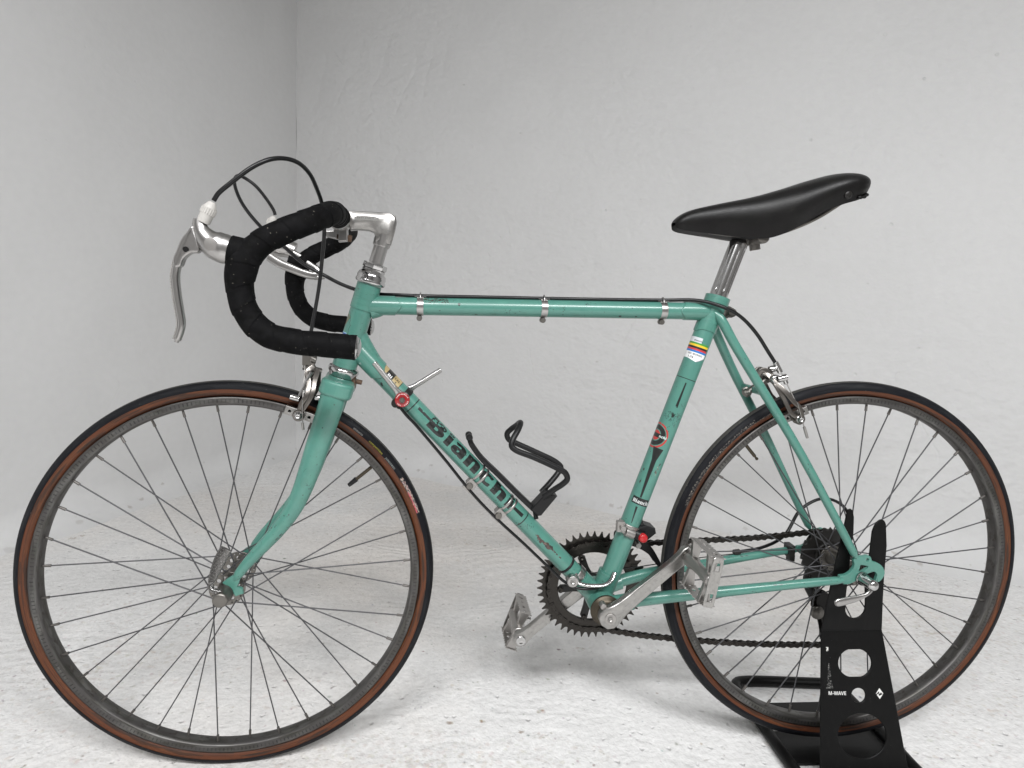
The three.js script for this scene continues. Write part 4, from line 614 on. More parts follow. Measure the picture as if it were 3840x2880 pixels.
{
  const g = caliper((x) => Array.isArray(x) ? merge(x) : x, { arms: [[[-0.1790, 0.7060, 0.002], [-0.1700, 0.7000, 0.012], [-0.1620, 0.6850, 0.021], [-0.1540, 0.6690, 0.026], [-0.1470, 0.6530, 0.031], [-0.1390, 0.6390, 0.0335], [-0.1250, 0.6310, 0.0335]], [[-0.1680, 0.6940, 0.016], [-0.1500, 0.6760, 0.028], [-0.1370, 0.6600, 0.033], [-0.1270, 0.6510, 0.035], [-0.1220, 0.6380, 0.035], [-0.1240, 0.6290, 0.035]], [[-0.1880, 0.6960, 0.004], [-0.1815, 0.7095, 0.006], [-0.1720, 0.7090, 0.008], [-0.1630, 0.6990, 0.012]]], bolt: [-0.1240, 0.6300], pad: { a: [-0.1470, 0.6265], b: [-0.1045, 0.6450] } });
  part(g, 'centre_bolt', [pin([-0.2000, 0.6700, 0], [-0.1640, 0.6960, 0], 0.0055), hexPin([-0.1700, 0.6915, 0], [-0.1620, 0.6975, 0], 0.0070)], M.steelDark);
  part(g, 'mounting_nut', [hexPin([-0.2060, 0.6660, 0], [-0.1990, 0.6705, 0], 0.0075), latheAB([-0.1960, 0.6690, -0.012], [-0.1960, 0.6690, 1], [[0.006, 0], [0.0092, 0.001], [0.0092, 0.003], [0.006, 0.004]], 20)], M.steelDark);
  part(g, 'cable_stop', [pin([-0.1600, 0.7245, 0.009], [-0.1510, 0.7070, 0.012], 0.0046), hexPin([-0.1690, 0.7110, 0.009], [-0.1580, 0.7150, 0.009], 0.0062), pin([-0.1600, 0.6960, 0.020], [-0.1455, 0.7010, 0.022], 0.0058), latheAB([-0.1640, 0.6960, 0.014], [-0.1640, 0.6960, 1], [[0.005, 0], [0.008, 0.001], [0.008, 0.007], [0.005, 0.008]], 20), pin([-0.1500, 0.7000, 0.020], [-0.1445, 0.6890, 0.021], 0.0040)], M.chrome);
  part(g, 'inner_wire', [rod([-0.1500, 0.7060, 0.014], [-0.1320, 0.6590, 0.032], 0.0009, { radial: 6 }), rod([-0.1320, 0.6590, 0.036], [-0.1185, 0.6165, 0.040], 0.0009, { radial: 6 }), rod([-0.1190, 0.6180, 0.040], [-0.1110, 0.5990, 0.039], 0.0023, { radial: 8 })], M.alloyDull);
}
// ---- saddle and seat post
{
  const g = group(bike, 'saddle');
  const S = [[-0.3535, 0.9555, 0.9500, 0.008], [-0.3505, 0.9610, 0.9455, 0.0135], [-0.3430, 0.9680, 0.9425, 0.0185], [-0.3280, 0.9763, 0.9403, 0.0215], [-0.2810, 0.9891, 0.9360, 0.0280], [-0.2320, 1.0005, 0.9318, 0.0350], [-0.2050, 1.0080, 0.9325, 0.0410], [-0.1850, 1.0145, 0.9390, 0.0470], [-0.1650, 1.0210, 0.9500, 0.0560], [-0.1430, 1.0290, 0.9660, 0.0660], [-0.1220, 1.0360, 0.9790, 0.0720], [-0.1000, 1.0420, 0.9880, 0.0745], [-0.0750, 1.0438, 0.9960, 0.0720], [-0.0580, 1.0405, 1.0040, 0.0630], [-0.0470, 1.0340, 1.0120, 0.0450], [-0.0420, 1.0270, 1.0180, 0.0200]];
  const cv = [1, 2, 3].map(k => new THREE.CatmullRomCurve3(S.map(s => V3(s[0], s[k], 0)), false, 'centripetal'));
  const n = 70, m = 36, pos = [], uv = [], idx = [];
  for (let i = 0; i <= n; i++) {
    const t = i / n, a = cv[0].getPoint(t), b = cv[1].getPoint(t), c = cv[2].getPoint(t), x = a.x, yt = a.y, yb = b.y, w = c.y;
    for (let j = 0; j <= m; j++) {
      const al = -Math.PI * 0.62 + Math.PI * 1.24 * j / m + Math.PI / 2, cz = Math.cos(al), sy = Math.sin(al);
      let z = w * Math.sign(cz) * Math.pow(Math.abs(cz), 0.72), y;
      if (sy >= 0) { y = yb + (yt - yb) * (0.42 + 0.58 * Math.pow(sy, 0.62)); } else y = yb + (yt - yb) * 0.42 * (1 - Math.min(1, -sy / Math.sin(Math.PI * 0.12)));
      if (sy < 0) z = w * Math.sign(cz) * (1 - 0.13 * Math.min(1, -sy / Math.sin(Math.PI * 0.12)) * (1 + 0.2));
      pos.push(x, y, z); uv.push(t, j / m);
    }
  }
  for (let i = 0; i < n; i++) for (let j = 0; j < m; j++) { const a = i * (m + 1) + j, b = a + 1, c = a + m + 1, d = c + 1; idx.push(a, b, c, b, d, c); }
  const under = []; for (let i = 0; i < n; i++) { const a = i * (m + 1), b = a + m, c = a + m + 1, d = c + m; under.push(a, c, b, b, c, d); }
  const sg = new THREE.BufferGeometry(); sg.setAttribute('position', new THREE.Float32BufferAttribute(pos, 3)); sg.setAttribute('uv', new THREE.Float32BufferAttribute(uv, 2)); sg.setIndex(idx); sg.computeVertexNormals();
  part(g, 'cover', sg, M.leather);
  const ug = new THREE.BufferGeometry(); ug.setAttribute('position', new THREE.Float32BufferAttribute(pos, 3)); ug.setAttribute('uv', new THREE.Float32BufferAttribute(uv, 2)); ug.setIndex(under); ug.computeVertexNormals();
  part(g, 'underside', [ug.translate(0, 0.0004, 0)], M.dark);
  for (const s of [1, -1]) part(g, 'rail', [sweep(smooth([[-0.330, 0.946, 0.010 * s], [-0.27, 0.938, 0.020 * s], [-0.20, 0.938, 0.022 * s], [-0.13, 0.965, 0.030 * s], [-0.08, 1.00, 0.040 * s]], 24), 0.0035, { radial: 10 })], M.steelDark);
  part(g, 'rail_clamp', [pin([-0.2100, 0.9340, -0.030], [-0.2100, 0.9340, 0.030], 0.0100), hexPin([-0.2100, 0.9330, 0.0], [-0.2085, 0.9255, 0.0], 0.0120), hexPin([-0.2085, 0.9255, 0], [-0.2065, 0.9155, 0], 0.0085)], M.steelDark);
  part(g, 'rivet', [latheAB([-0.1000, 1.0010, 0.0700], [-0.0985, 1.0000, 0.0800], [[0.0065, 0], [0.0062, 0.0018], [0.0035, 0.0030], [0.0001, 0.0032]], 18)], M.grease);
  part(g, 'torn_edge', [sweep(smooth([[-0.0640, 1.0400, 0.03], [-0.0520, 1.0370, 0.028], [-0.0440, 1.0335, 0.026]], 8), (t) => 0.0012 + 0.0022 * Math.sin(t * 9) ** 2, { radial: 7 }), sweep(smooth([[-0.0800, 0.9985, 0.0655], [-0.0690, 1.0000, 0.0640], [-0.0600, 1.0050, 0.0590]], 8), (t) => 0.0018 + 0.0014 * Math.sin(t * 8) ** 2, { radial: 7 })], M.leather);
  const post = group(bike, 'seat_post'), d = V3(0.3101, 0.9507, 0), P0 = V3(-0.2720, 0.8170, 0);
  const pp = Array.from({ length: 44 }, (_, i) => P0.clone().addScaledVector(d, 0.128 * i / 43));
  part(post, 'tube', [sweep(pp, (t, v) => { let r = t > 0.93 ? 0.0118 : t > 0.90 ? 0.0148 - 0.003 * (t - 0.90) / 0.03 : 0.0148; if (t > 0.20 && t < 0.82) { const e = Math.min(1, (t - 0.20) / 0.05, (0.82 - t) / 0.05), q = Math.abs(((v * 8 + 0.32) % 1) - 0.5); if (q < 0.17) r -= 0.0014 * Math.sqrt(Math.max(0, e)) * Math.cos(q / 0.17 * 1.57); } return r; }, { radial: 96 })], M.chrome);
}
// ---- cranks, chainrings, bottom bracket
const CA = 0.7166, cC = Math.cos(CA), cS = Math.sin(CA);
function crankArm(s) {                                    // arm along +x, eye at 0.17
  const up = [[-0.0185, 0], [-0.015, 0.012], [-0.006, 0.0182], [0.006, 0.0186], [0.018, 0.0150], [0.032, 0.0128], [0.09, 0.0108], [0.142, 0.0098], [0.158, 0.0112], [0.168, 0.0138], [0.178, 0.0118], [0.1832, 0.006], [0.1842, 0]];
  const lo = up.slice(1, -1).reverse().map(p => [p[0], -p[1]]);
  return crease(plate([...up.reverse(), ...lo.reverse()].reverse(), -0.0065, 0.0065, 0.0030, [], 4), 0.8);
}
{
  const l = group(bike, 'crank'); const arm = crankArm(1).rotateZ(CA).translate(BBC[0], BBC[1], 0.0600);
  part(l, 'arm', [arm, latheZ([[0.0165, -0.010], [0.0172, -0.006], [0.0172, 0.004]], 28).translate(BBC[0], BBC[1], 0.0580)], M.alloyPlate);
  part(l, 'crank_bolt', [latheZ([[0.0098, 0.0002], [0.0100, 0.0014], [0.0092, 0.0018], [0.0060, 0.0018], [0.0056, 0.0008], [0.0028, 0.0008], [0.0026, -0.002], [0.0001, -0.002]].reverse(), 26).translate(BBC[0], BBC[1], 0.0664)], M.alloyDull);
  part(l, 'cotter_pin', [pin([BBC[0] - 0.0110, BBC[1] + 0.0185, 0.050], [BBC[0] - 0.0110, BBC[1] + 0.0185, 0.0625], 0.0056, 0.001)], M.alloyDull);
  const r = group(bike, 'crank'); const arm2 = crankArm(-1).rotateZ(CA + Math.PI).translate(BBC[0], BBC[1], -0.0600);
  part(r, 'arm', [arm2], M.alloyPlate);
  const ex = BBC[0] - 0.17 * cC, ey = BBC[1] - 0.17 * cS;
  part(r, 'eye_bolt', [latheZ([[0.0095, 0.0002], [0.0095, 0.0022], [0.0080, 0.0030], [0.0052, 0.0030], [0.0048, 0.0018], [0.0026, 0.0018], [0.0001, 0.0010]].reverse(), 22).translate(ex, ey, -0.0535)], M.chrome);
  // spider
  const sp = []; for (let k = 0; k < 5; k++) { const a = CA + Math.PI + Math.PI / 5 + k * 2 * Math.PI / 5; sp.push(plate([[0.012, -0.0095], [0.040, -0.0062], [0.060, -0.0068], [0.0665, 0], [0.060, 0.0068], [0.040, 0.0062], [0.012, 0.0095]], -0.0035, 0.0035, 0.0012).rotateZ(a).translate(BBC[0], BBC[1], -0.0445)); }
  part(r, 'spider', [sp, latheZ([[0.001, -0.052], [0.022, -0.052], [0.024, -0.046], [0.022, -0.038], [0.001, -0.037]], 32).translate(BBC[0], BBC[1], 0)], M.grease);
}
function gear(n, rt, rr0, holeR, z0, z1, bev = 0.0005) {
  const p = []; for (let i = 0; i < n; i++) { const a = i / n * 2 * Math.PI, q = 2 * Math.PI / n; for (const [f, r] of [[0.00, rr0], [0.14, rr0 + (rt - rr0) * 0.10], [0.28, rr0 + (rt - rr0) * 0.48], [0.40, rt], [0.50, rt], [0.62, rr0 + (rt - rr0) * 0.48], [0.76, rr0 + (rt - rr0) * 0.10], [0.90, rr0]]) p.push([Math.cos(a + q * f) * r, Math.sin(a + q * f) * r]); }
  return plate(p, z0, z1, bev, holeR ? [circ(0, 0, holeR, 48, true)] : [], 1);
}
{
  part(bike, 'chainring', [gear(46, 0.1030, 0.0930, 0.0665, -0.0500, -0.0470).translate(BBC[0], BBC[1], 0)], M.chain).userData.label = 'large outer chainring with bare teeth';
  part(bike, 'chainring', [gear(38, 0.0845, 0.0790, 0.0655, -0.0435, -0.0412).translate(BBC[0], BBC[1], 0)], M.chain).userData.label = 'smaller inner chainring carrying the chain';
  const ring = group(bike, 'chainring_bolts'); for (let k = 0; k < 5; k++) { const a = CA + Math.PI + Math.PI / 5 + k * 2 * Math.PI / 5; part(ring, 'bolt', [latheZ([[0.0052, -0.0415], [0.0052, -0.0375], [0.0045, -0.0368], [0.0026, -0.0368], [0.0024, -0.0385], [0.0001, -0.0385]].reverse(), 16).translate(BBC[0] + Math.cos(a) * 0.0610, BBC[1] + Math.sin(a) * 0.0610, 0)], M.chain); }
}
// ---- pedals
const toothed = (L, h, n) => { const p = []; for (const q of [-1, 1]) for (let i = 0; i <= n * 2; i++) { const x = -q * -1 * (-L / 2 + L * (i + 0.5) / (n * 2 + 1)); p.push([q < 0 ? -L / 2 + L * (i + 0.5) / (n * 2 + 1) : L / 2 - L * (i + 0.5) / (n * 2 + 1), q * (h + (i % 2 ? -0.0006 : 0.0022))]); } return p; };
function pedal(cx, cy, s, lean) {
  const g = group(bike, 'pedal'), wv = V3(Math.sin(lean), Math.cos(lean), 0), hv = V3(Math.cos(lean), -Math.sin(lean), 0), zv = V3(0, 0, s);
  const basis = (X, Y, Z, p) => new THREE.Matrix4().makeBasis(X, Y, Z).setPosition(p);
  const at = (w, h, z) => V3(cx, cy, 0).addScaledVector(wv, w).addScaledVector(hv, h).addScaledVector(zv, z);
  for (const q of [1, -1]) {
    const L = 0.074, hs = [[-0.026, 0, 0.0030], [-0.011, 0, 0.0040], [0.006, 0, 0.0030], [0.022, 0, 0.0040]].map(c => circ(c[0], c[1] + 0.001, c[2], 12, true));
    const pl = plate(toothed(L, 0.0105, 9), -0.0009, 0.0009, 0.0003, hs, 1);
    part(g, 'cage_plate', [pl.applyMatrix4(basis(zv, hv.clone().multiplyScalar(s), wv, at(0.038 * q, 0.001, 0.1170)))], M.alloyDull);
  }
  const end = plate([[-0.0395, -0.0060], [-0.0375, -0.0080], [-0.030, -0.0088], [0.030, -0.0088], [0.0375, -0.0080], [0.0395, -0.0060], [0.0395, 0.0060], [0.0375, 0.0080], [0.030, 0.0088], [-0.030, 0.0088], [-0.0375, 0.0080], [-0.0395, 0.0060]], -0.0011, 0.0011, 0.0006, [[[-0.031, -0.0036], [-0.018, -0.0042], [-0.018, 0.0042], [-0.031, 0.0036]].reverse(), [[0.018, -0.0042], [0.031, -0.0036], [0.031, 0.0036], [0.018, 0.0042]].reverse()], 1);
  part(g, 'end_plate', [end.applyMatrix4(basis(wv, hv, V3().crossVectors(wv, hv), at(0, 0.001, 0.1545)))], M.alloyPlate);
  part(g, 'barrel', [latheAB(at(0, 0, 0.074).toArray(), at(0, 0, 0.18).toArray(), [[0.001, 0], [0.0095, 0], [0.0120, 0.003], [0.0125, 0.014], [0.0095, 0.022], [0.0085, 0.046], [0.0100, 0.056], [0.0100, 0.074], [0.0060, 0.0775], [0.0001, 0.078]], 28)], M.alloyDull);
  for (const z of [0.088, 0.140]) part(g, 'spider_arm', [plate([[-0.0375, -0.0095], [-0.012, -0.0055], [0.012, -0.0055], [0.0375, -0.0095], [0.0375, 0.0095], [0.012, 0.0055], [-0.012, 0.0055], [-0.0375, 0.0095]], -0.004, 0.004, 0.0012).applyMatrix4(basis(wv, hv, V3().crossVectors(wv, hv), at(0, 0, z)))], M.alloyDull);
  part(g, 'axle', [pin(at(0, 0, 0.060).toArray(), at(0, 0, 0.080).toArray(), 0.0072)], M.steelDark);
  if (s < 0) part(g, 'toe_clip_mount', [box(0.016, 0.010, 0.014, ...at(0.010, 0.014, 0.118).toArray()), pin(at(0.022, 0.012, 0.100).toArray(), at(0.022, 0.020, 0.100).toArray(), 0.0045), pin(at(-0.020, 0.012, 0.135).toArray(), at(-0.020, 0.021, 0.135).toArray(), 0.0050), pin(at(0.026, 0.010, 0.140).toArray(), at(0.026, 0.019, 0.140).toArray(), 0.0052), box(0.020, 0.005, 0.030, ...at(-0.012, 0.016, 0.135).toArray())], M.chrome);
  if (s < 0) part(g, 'reflector_screw', [pin(at(0.004, -0.001, 0.079).toArray(), at(0.004, -0.001, 0.083).toArray(), 0.004)], M.chrome);
}
pedal(BBC[0] + 0.17 * cC - 0.004, BBC[1] + 0.17 * cS - 0.003, 1, 0.16);
pedal(BBC[0] - 0.17 * cC - 0.001, BBC[1] - 0.17 * cS + 0.000, -1, 0.34);
// ---- freewheel, derailleurs, chain
{
  const g = group(bike, 'freewheel');
  [[0.0545, 26, -0.0335], [0.0505, 24, -0.0388], [0.0465, 22, -0.0440], [0.0425, 20, -0.0492], [0.0385, 18, -0.0544]].forEach(([r, n, z]) => part(g, 'sprocket', [gear(n, r, r - 0.0055, 0.020, z - 0.0011, z + 0.0011).translate(0, 0.357, 0)], M.grease));
  part(g, 'body', [latheZ([[0.001, -0.057], [0.024, -0.057], [0.027, -0.050], [0.027, -0.031], [0.022, -0.029], [0.0001, -0.029]], 32).translate(0, 0.357, 0)], M.grease);
  part(g, 'lock_ring', [latheZ([[0.0165, -0.0305], [0.0200, -0.0300], [0.0205, -0.0270], [0.0170, -0.0262]], 32).translate(0, 0.357, 0)], M.brass);
}
{
  const g = group(bike, 'front_derailleur');
  const s0 = V3(-0.4428, 0.2931, 0), d = V3(0.3101, 0.9507, 0), c = s0.clone().addScaledVector(d, 0.137);
  part(g, 'clamp', [latheAB(c.toArray(), c.clone().add(d).toArray(), [[0.0168, -0.009], [0.0192, -0.008], [0.0192, 0.008], [0.0168, 0.009]], 32), box(0.013, 0.018, 0.010, -0.4200, 0.4325, 0.015), pin([-0.4175, 0.4310, 0.020], [-0.4175, 0.4310, 0.0255], 0.0052), pin([-0.4110, 0.4230, 0.016], [-0.3960, 0.4180, 0.016], 0.0085)], M.alloyDull);
  part(g, 'body', [plate([[-0.4000, 0.4260], [-0.3750, 0.4330], [-0.3560, 0.4270], [-0.3540, 0.4180], [-0.3680, 0.4060], [-0.3820, 0.4020], [-0.4000, 0.4110]].reverse(), -0.016, 0.014, 0.003), rod([-0.380, 0.414, -0.016], [-0.372, 0.385, -0.036], 0.009), rod([-0.4000, 0.4200, 0.010], [-0.376, 0.413, 0.018], 0.0085)], M.black);
  part(g, 'stop_cap', [latheAB([-0.3815, 0.4142, 0.018], [-0.3815, 0.4142, 1], [[0.001, 0], [0.0074, 0], [0.0080, 0.002], [0.0076, 0.008], [0.0050, 0.0100], [0.0001, 0.0104]], 18)], M.red);
  for (const z of [-0.0350, -0.0520]) part(g, 'cage_plate', [plate(roundPoly([[-0.4060, 0.3960], [-0.3860, 0.3960], [-0.3650, 0.3900], [-0.3450, 0.3760], [-0.3280, 0.3520], [-0.3190, 0.3330], [-0.3270, 0.3350], [-0.3440, 0.3560], [-0.3640, 0.3690], [-0.3860, 0.3760], [-0.4060, 0.3800]].reverse(), 44), z - 0.0009, z + 0.0009, 0.0003)], z > -0.04 ? M.black : M.grease);
  part(g, 'cable_anchor', [hexPin([-0.3760, 0.3860, -0.020], [-0.3760, 0.3860, -0.008], 0.0055), rod([-0.3740, 0.4300, -0.004], [-0.3765, 0.4520, 0.002], 0.0008, { radial: 6 }), rod([-0.3765, 0.4500, 0.002], [-0.3775, 0.4610, 0.003], 0.0017, { radial: 8 })], M.alloyDull);
}
const pulleyU = V3(0.004, 0.262, 0), pulleyL = V3(0.026, 0.190, 0);
{
  const g = group(bike, 'rear_derailleur');
  part(g, 'body', [sweep(smooth([[0.012, 0.335, -0.064], [0.004, 0.312, -0.072], [-0.004, 0.285, -0.070], [0.002, 0.262, -0.058]], 20), (t) => [0.011, 0.0125], { radial: 16 }), pin([0.012, 0.335, -0.052], [0.012, 0.335, -0.072], 0.010)], M.black);
  for (const z of [-0.0505, -0.0355]) part(g, 'cage_plate', [plate(roundPoly([[-0.012, 0.262], [-0.008, 0.276], [0.004, 0.281], [0.017, 0.275], [0.022, 0.258], [0.034, 0.206], [0.039, 0.190], [0.034, 0.178], [0.024, 0.175], [0.013, 0.182], [0.010, 0.200], [-0.004, 0.244]].reverse(), 44), z - 0.0010, z + 0.0010, 0.0003, [circ(0.010, 0.238, 0.005, 12, true)])], M.grease);
  part(g, 'jockey_wheel', [gear(10, 0.0185, 0.0150, 0, -0.0450, -0.0410).translate(pulleyU.x, pulleyU.y, 0)], M.grease);
  part(g, 'jockey_wheel', [gear(10, 0.0185, 0.0150, 0, -0.0450, -0.0410).translate(pulleyL.x, pulleyL.y, 0)], M.grease);
  part(g, 'pivot_knuckle', [latheZ([[0.001, -0.034], [0.0115, -0.034], [0.0130, -0.031], [0.0115, -0.027], [0.001, -0.026]].reverse(), 24).translate(-0.012, 0.2450, 0)], M.steelDark);
  part(g, 'stay_clip', [box(0.010, 0.024, 0.020, -0.060, 0.356, -0.057), box(0.010, 0.012, 0.012, -0.058, 0.343, -0.055)], M.grease);
  part(g, 'cable_ferrule', [pin([-0.172, 0.352, -0.055], [-0.160, 0.3535, -0.055], 0.0055)], M.grease);
}
{
  const pts = [], arc = (c, r, a0, a1, n) => { for (let i = 0; i <= n; i++) { const a = (a0 + (a1 - a0) * i / n) * Math.PI / 180; pts.push([c[0] + r * Math.cos(a), c[1] + r * Math.sin(a)]); } };
  arc([0, 0.357], 0.0435, 20, 93, 8);
  for (const [x, y] of [[-0.06, 0.3945], [-0.135, 0.3870], [-0.2665, 0.3800], [-0.3386, 0.3765]]) pts.push([x, y]);
  arc(BBC, 0.0825, 88, 276, 20);
  for (const [x, y] of [[-0.3485, 0.1965], [-0.2289, 0.1835], [-0.1085, 0.1755]]) pts.push([x, y]);
  arc([pulleyL.x, pulleyL.y], 0.0175, 262, 405, 8);
  arc([pulleyU.x, pulleyU.y], 0.0175, 215, 130, 5);
  arc([0, 0.357], 0.0435, -118, 18, 9);
  const curve = new THREE.CatmullRomCurve3(pts.map(p => V3(p[0], p[1], 0)), true, 'centripetal');
  curve.arcLengthDivisions = 1200; const L = curve.getLength(); let n = Math.round(L / 0.0137); if (n % 2) n++; const pitch = L / n;
  const link = (h, w) => { const p = [], k = 6, ra = h, xh = pitch / 2; for (let i = 0; i <= k; i++) { const a = -Math.PI * 0.62 + Math.PI * 1.24 * i / k; p.push([xh + Math.cos(a) * ra, Math.sin(a) * ra]); } p.push([0, h * 0.62]); for (let i = 0; i <= k; i++) { const a = Math.PI - Math.PI * 0.62 + Math.PI * 1.24 * i / k; p.push([-xh + Math.cos(a) * ra, Math.sin(a) * ra]); } p.push([0, -h * 0.62]);
    const gs = []; for (const s of [1, -1]) gs.push(plate(p, s * w - 0.0006, s * w + 0.0006, 0, [], 1)); return gs; };
  const outer = merge([link(0.0047, 0.0037), pin([pitch / 2, 0, -0.0050], [pitch / 2, 0, 0.0050], 0.0021, 0.0004, 8), pin([-pitch / 2, 0, -0.0050], [-pitch / 2, 0, 0.0050], 0.0021, 0.0004, 8)]);
  const inner = merge([link(0.0046, 0.0024), pin([pitch / 2, 0, -0.0022], [pitch / 2, 0, 0.0022], 0.0041, 0.0003, 8), pin([-pitch / 2, 0, -0.0022], [-pitch / 2, 0, 0.0022], 0.0041, 0.0003, 8)]);
  const g = group(bike, 'chain');
  for (let i = 0; i < n; i++) { const a = curve.getPointAt((i / n) % 1), b = curve.getPointAt(((i + 1) / n) % 1), m = part(g, 'link', i % 2 ? outer : inner, M.chain); m.position.set((a.x + b.x) / 2, (a.y + b.y) / 2, -0.0428); m.rotation.z = Math.atan2(b.y - a.y, b.x - a.x); }
}
// ---- gear shifters on the down tube
{
  const g = group(bike, 'gear_shifter'), P = [-0.7995, 0.6512], dt = V3(0.7044, -0.7098, 0), c = V3(-0.7995, 0.6495, 0).addScaledVector(dt, 0);
  part(g, 'clamp', [latheAB(c.clone().addScaledVector(dt, -0.006).toArray(), c.clone().addScaledVector(dt, 1).toArray(), [[0.0162, 0], [0.0178, 0.0006], [0.0178, 0.0114], [0.0162, 0.012]], 32), pin([...P, -0.034], [...P, 0.034], 0.0095), pin([-0.8120, 0.6395, -0.008], [-0.8120, 0.6395, 0.012], 0.0072), pin([-0.8060, 0.6345, -0.004], [-0.8060, 0.6345, 0.008], 0.0052)], M.grease);
  const rib = (a, b, s) => { const A = V3(...a), B = V3(...b), n = 70; const pts = Array.from({ length: n }, (_, i) => A.clone().lerp(B, i / (n - 1))); return sweep(pts, (t) => { const w = t < 0.18 ? 0.0075 - 0.016 * t : 0.0047 - 0.0004 * t, r = t > 0.24 ? 0.0007 * Math.sin(t * 150) : 0; return [0.0034 + r * 0.5, w + r]; }, { radial: 14 }); };
  part(g, 'lever', [rib([P[0] - 0.003, P[1] + 0.006, 0.0345], [-0.8455, 0.7107, 0.0415]), pin([...P, 0.028], [...P, 0.0375], 0.0115)], M.alloy);
  part(g, 'lever', [rib([P[0] + 0.006, P[1] + 0.004, -0.032], [-0.7378, 0.6914, -0.036]), pin([...P, -0.036], [...P, -0.028], 0.0115)], M.alloy);
  const capT = ctex(canvas(256, 256, (x, w, h) => { x.fillStyle = '#8c0f15'; x.fillRect(0, 0, w, h); x.fillStyle = '#e9e4e0'; x.font = 'bold 26px sans-serif'; x.textAlign = 'center'; const ring = (txt, r, a0, da) => { [...txt].forEach((ch, i) => { x.save(); x.translate(w / 2, h / 2); x.rotate(a0 + i * da); x.translate(0, -r); x.fillText(ch, 0, 0); x.restore(); }); }; ring('CAMPAGNOLO', 88, -1.75 + 0.55, 0.26); ring('BREV. INT.', 88, 1.75 + 0.15, 0.26); x.strokeStyle = '#5d0a0d'; x.lineWidth = 6; x.beginPath(); x.arc(w / 2, h / 2, 122, 0, 7); x.stroke(); }));
  const cap = latheAB([...P, 0.0372], [...P, 1], [[0.0118, 0], [0.0122, 0.0006], [0.0122, 0.0028], [0.0112, 0.0036], [0.0050, 0.0038], [0.0001, 0.0038]], 36); { const p = cap.attributes.position, uv = cap.attributes.uv; for (let i = 0; i < p.count; i++) uv.setXY(i, 0.5 + (p.getX(i) - P[0]) / 0.0250, 0.5 + (p.getY(i) - P[1]) / 0.0250); }
  part(g, 'red_cap', [cap], phy({ map: capT, roughness: 0.32, clearcoat: 0.6 }));
  part(g, 'cap_screw', [hexPin([...P, 0.040], [...P, 0.0442], 0.0048), pin([...P, 0.044], [...P, 0.0455], 0.0028, 0.0003)], M.steelDark);
}
// ---- bottle cage
{
  const g = group(bike, 'bottle_cage');
  part(g, 'rail', [sweep(smooth([[-0.6870, 0.5830, 0], [-0.6838, 0.5720, 0], [-0.6765, 0.5605, 0], [-0.6647, 0.5457, 0], [-0.6337, 0.5165, 0], [-0.5992, 0.4830, 0], [-0.5700, 0.4560, 0]], 40), (t) => [t < 0.2 ? 0.0045 + 0.02 * t : 0.0085, 0.0046], { radial: 20, sq: 0.5 })], M.black);
  part(g, 'rail_ends', [pin([-0.6872, 0.5835, 0.002], [-0.6872, 0.5835, 0.014], 0.0058, 0.002), pin([-0.6872, 0.5835, -0.014], [-0.6872, 0.5835, -0.002], 0.0058, 0.002), rod([-0.6872, 0.5835, -0.010], [-0.6872, 0.5835, 0.010], 0.0040)], M.black);
  const loop = [[-0.5560, 0.4830, 0.012], [-0.5400, 0.4995, 0.022], [-0.5292, 0.5114, 0.031], [-0.5225, 0.5215, 0.035], [-0.5262, 0.5318, 0.0355], [-0.5363, 0.5381, 0.0355], [-0.5811, 0.5583, 0.0355], [-0.6121, 0.5703, 0.0355], [-0.6185, 0.5765, 0.034], [-0.6157, 0.5872, 0.030], [-0.6070, 0.6000, 0.021], [-0.6010, 0.6085, 0.008], [-0.6000, 0.6065, -0.008], [-0.6040, 0.5980, -0.022], [-0.6108, 0.5898, -0.031], [-0.6175, 0.5803, -0.035], [-0.6140, 0.5700, -0.0355], [-0.6004, 0.5633, -0.0355], [-0.5686, 0.5495, -0.0355], [-0.5260, 0.5292, -0.0355], [-0.5175, 0.5200, -0.034], [-0.5240, 0.5110, -0.030], [-0.5400, 0.4960, -0.020], [-0.5560, 0.4820, -0.012]];
  part(g, 'holder_wire', [sweep(smooth(loop, 150), 0.0050, { radial: 14, transport: true })], M.black);
  part(g, 'foot', [plate([[-0.5515, 0.4895], [-0.5325, 0.4835], [-0.5590, 0.4490], [-0.5640, 0.4480], [-0.5775, 0.4600]].reverse(), -0.013, 0.013, 0.002), rod([-0.5690, 0.4560, 0], [-0.5660, 0.4400, 0.004], 0.004)], M.black);
  const dt = V3(0.7044, -0.7098, 0), dn = V3(0.7098, 0.7044, 0);
  for (const s of [0.286, 0.3585]) {
    const c = V3(-0.8690, 0.7195, 0).addScaledVector(dt, s), q = c.clone().addScaledVector(dn, -0.0225);
    const band = (o, wd) => latheAB(c.clone().addScaledVector(dt, o).toArray(), c.clone().addScaledVector(dt, o + 1).toArray(), [[0.0163, 0], [0.0175, 0.0005], [0.0175, wd - 0.0005], [0.0163, wd]], 36);
    const foot = (() => { const p = plate([[-0.0085, -0.0105], [0.0085, -0.0105], [0.0085, 0.0105], [-0.0085, 0.0105]], 0, 0.004, 0.001); p.rotateZ(-0.7892); return p.translate(q.x, q.y, 0.009); })();
    part(g, 'strap', [band(-0.0070, 0.0042), band(0.0030, 0.0042), foot, (() => { const p = plate([[-0.007, -0.007], [0.007, -0.007], [0.007, 0.007], [-0.007, 0.007]], -0.008, 0.010, 0.001); p.rotateZ(-0.7892); return p.translate(q.x + 0.003, q.y + 0.003, 0); })()], M.alloyDull);
    part(g, 'screw', [pin([q.x - 0.001, q.y, 0.0125], [q.x - 0.001, q.y, 0.0160], 0.0058, 0.0008), box(0.0015, 0.0105, 0.0008, 0, 0, 0).rotateZ(0.6).translate(q.x - 0.001, q.y, 0.0160)], M.steelDark);
  }
}
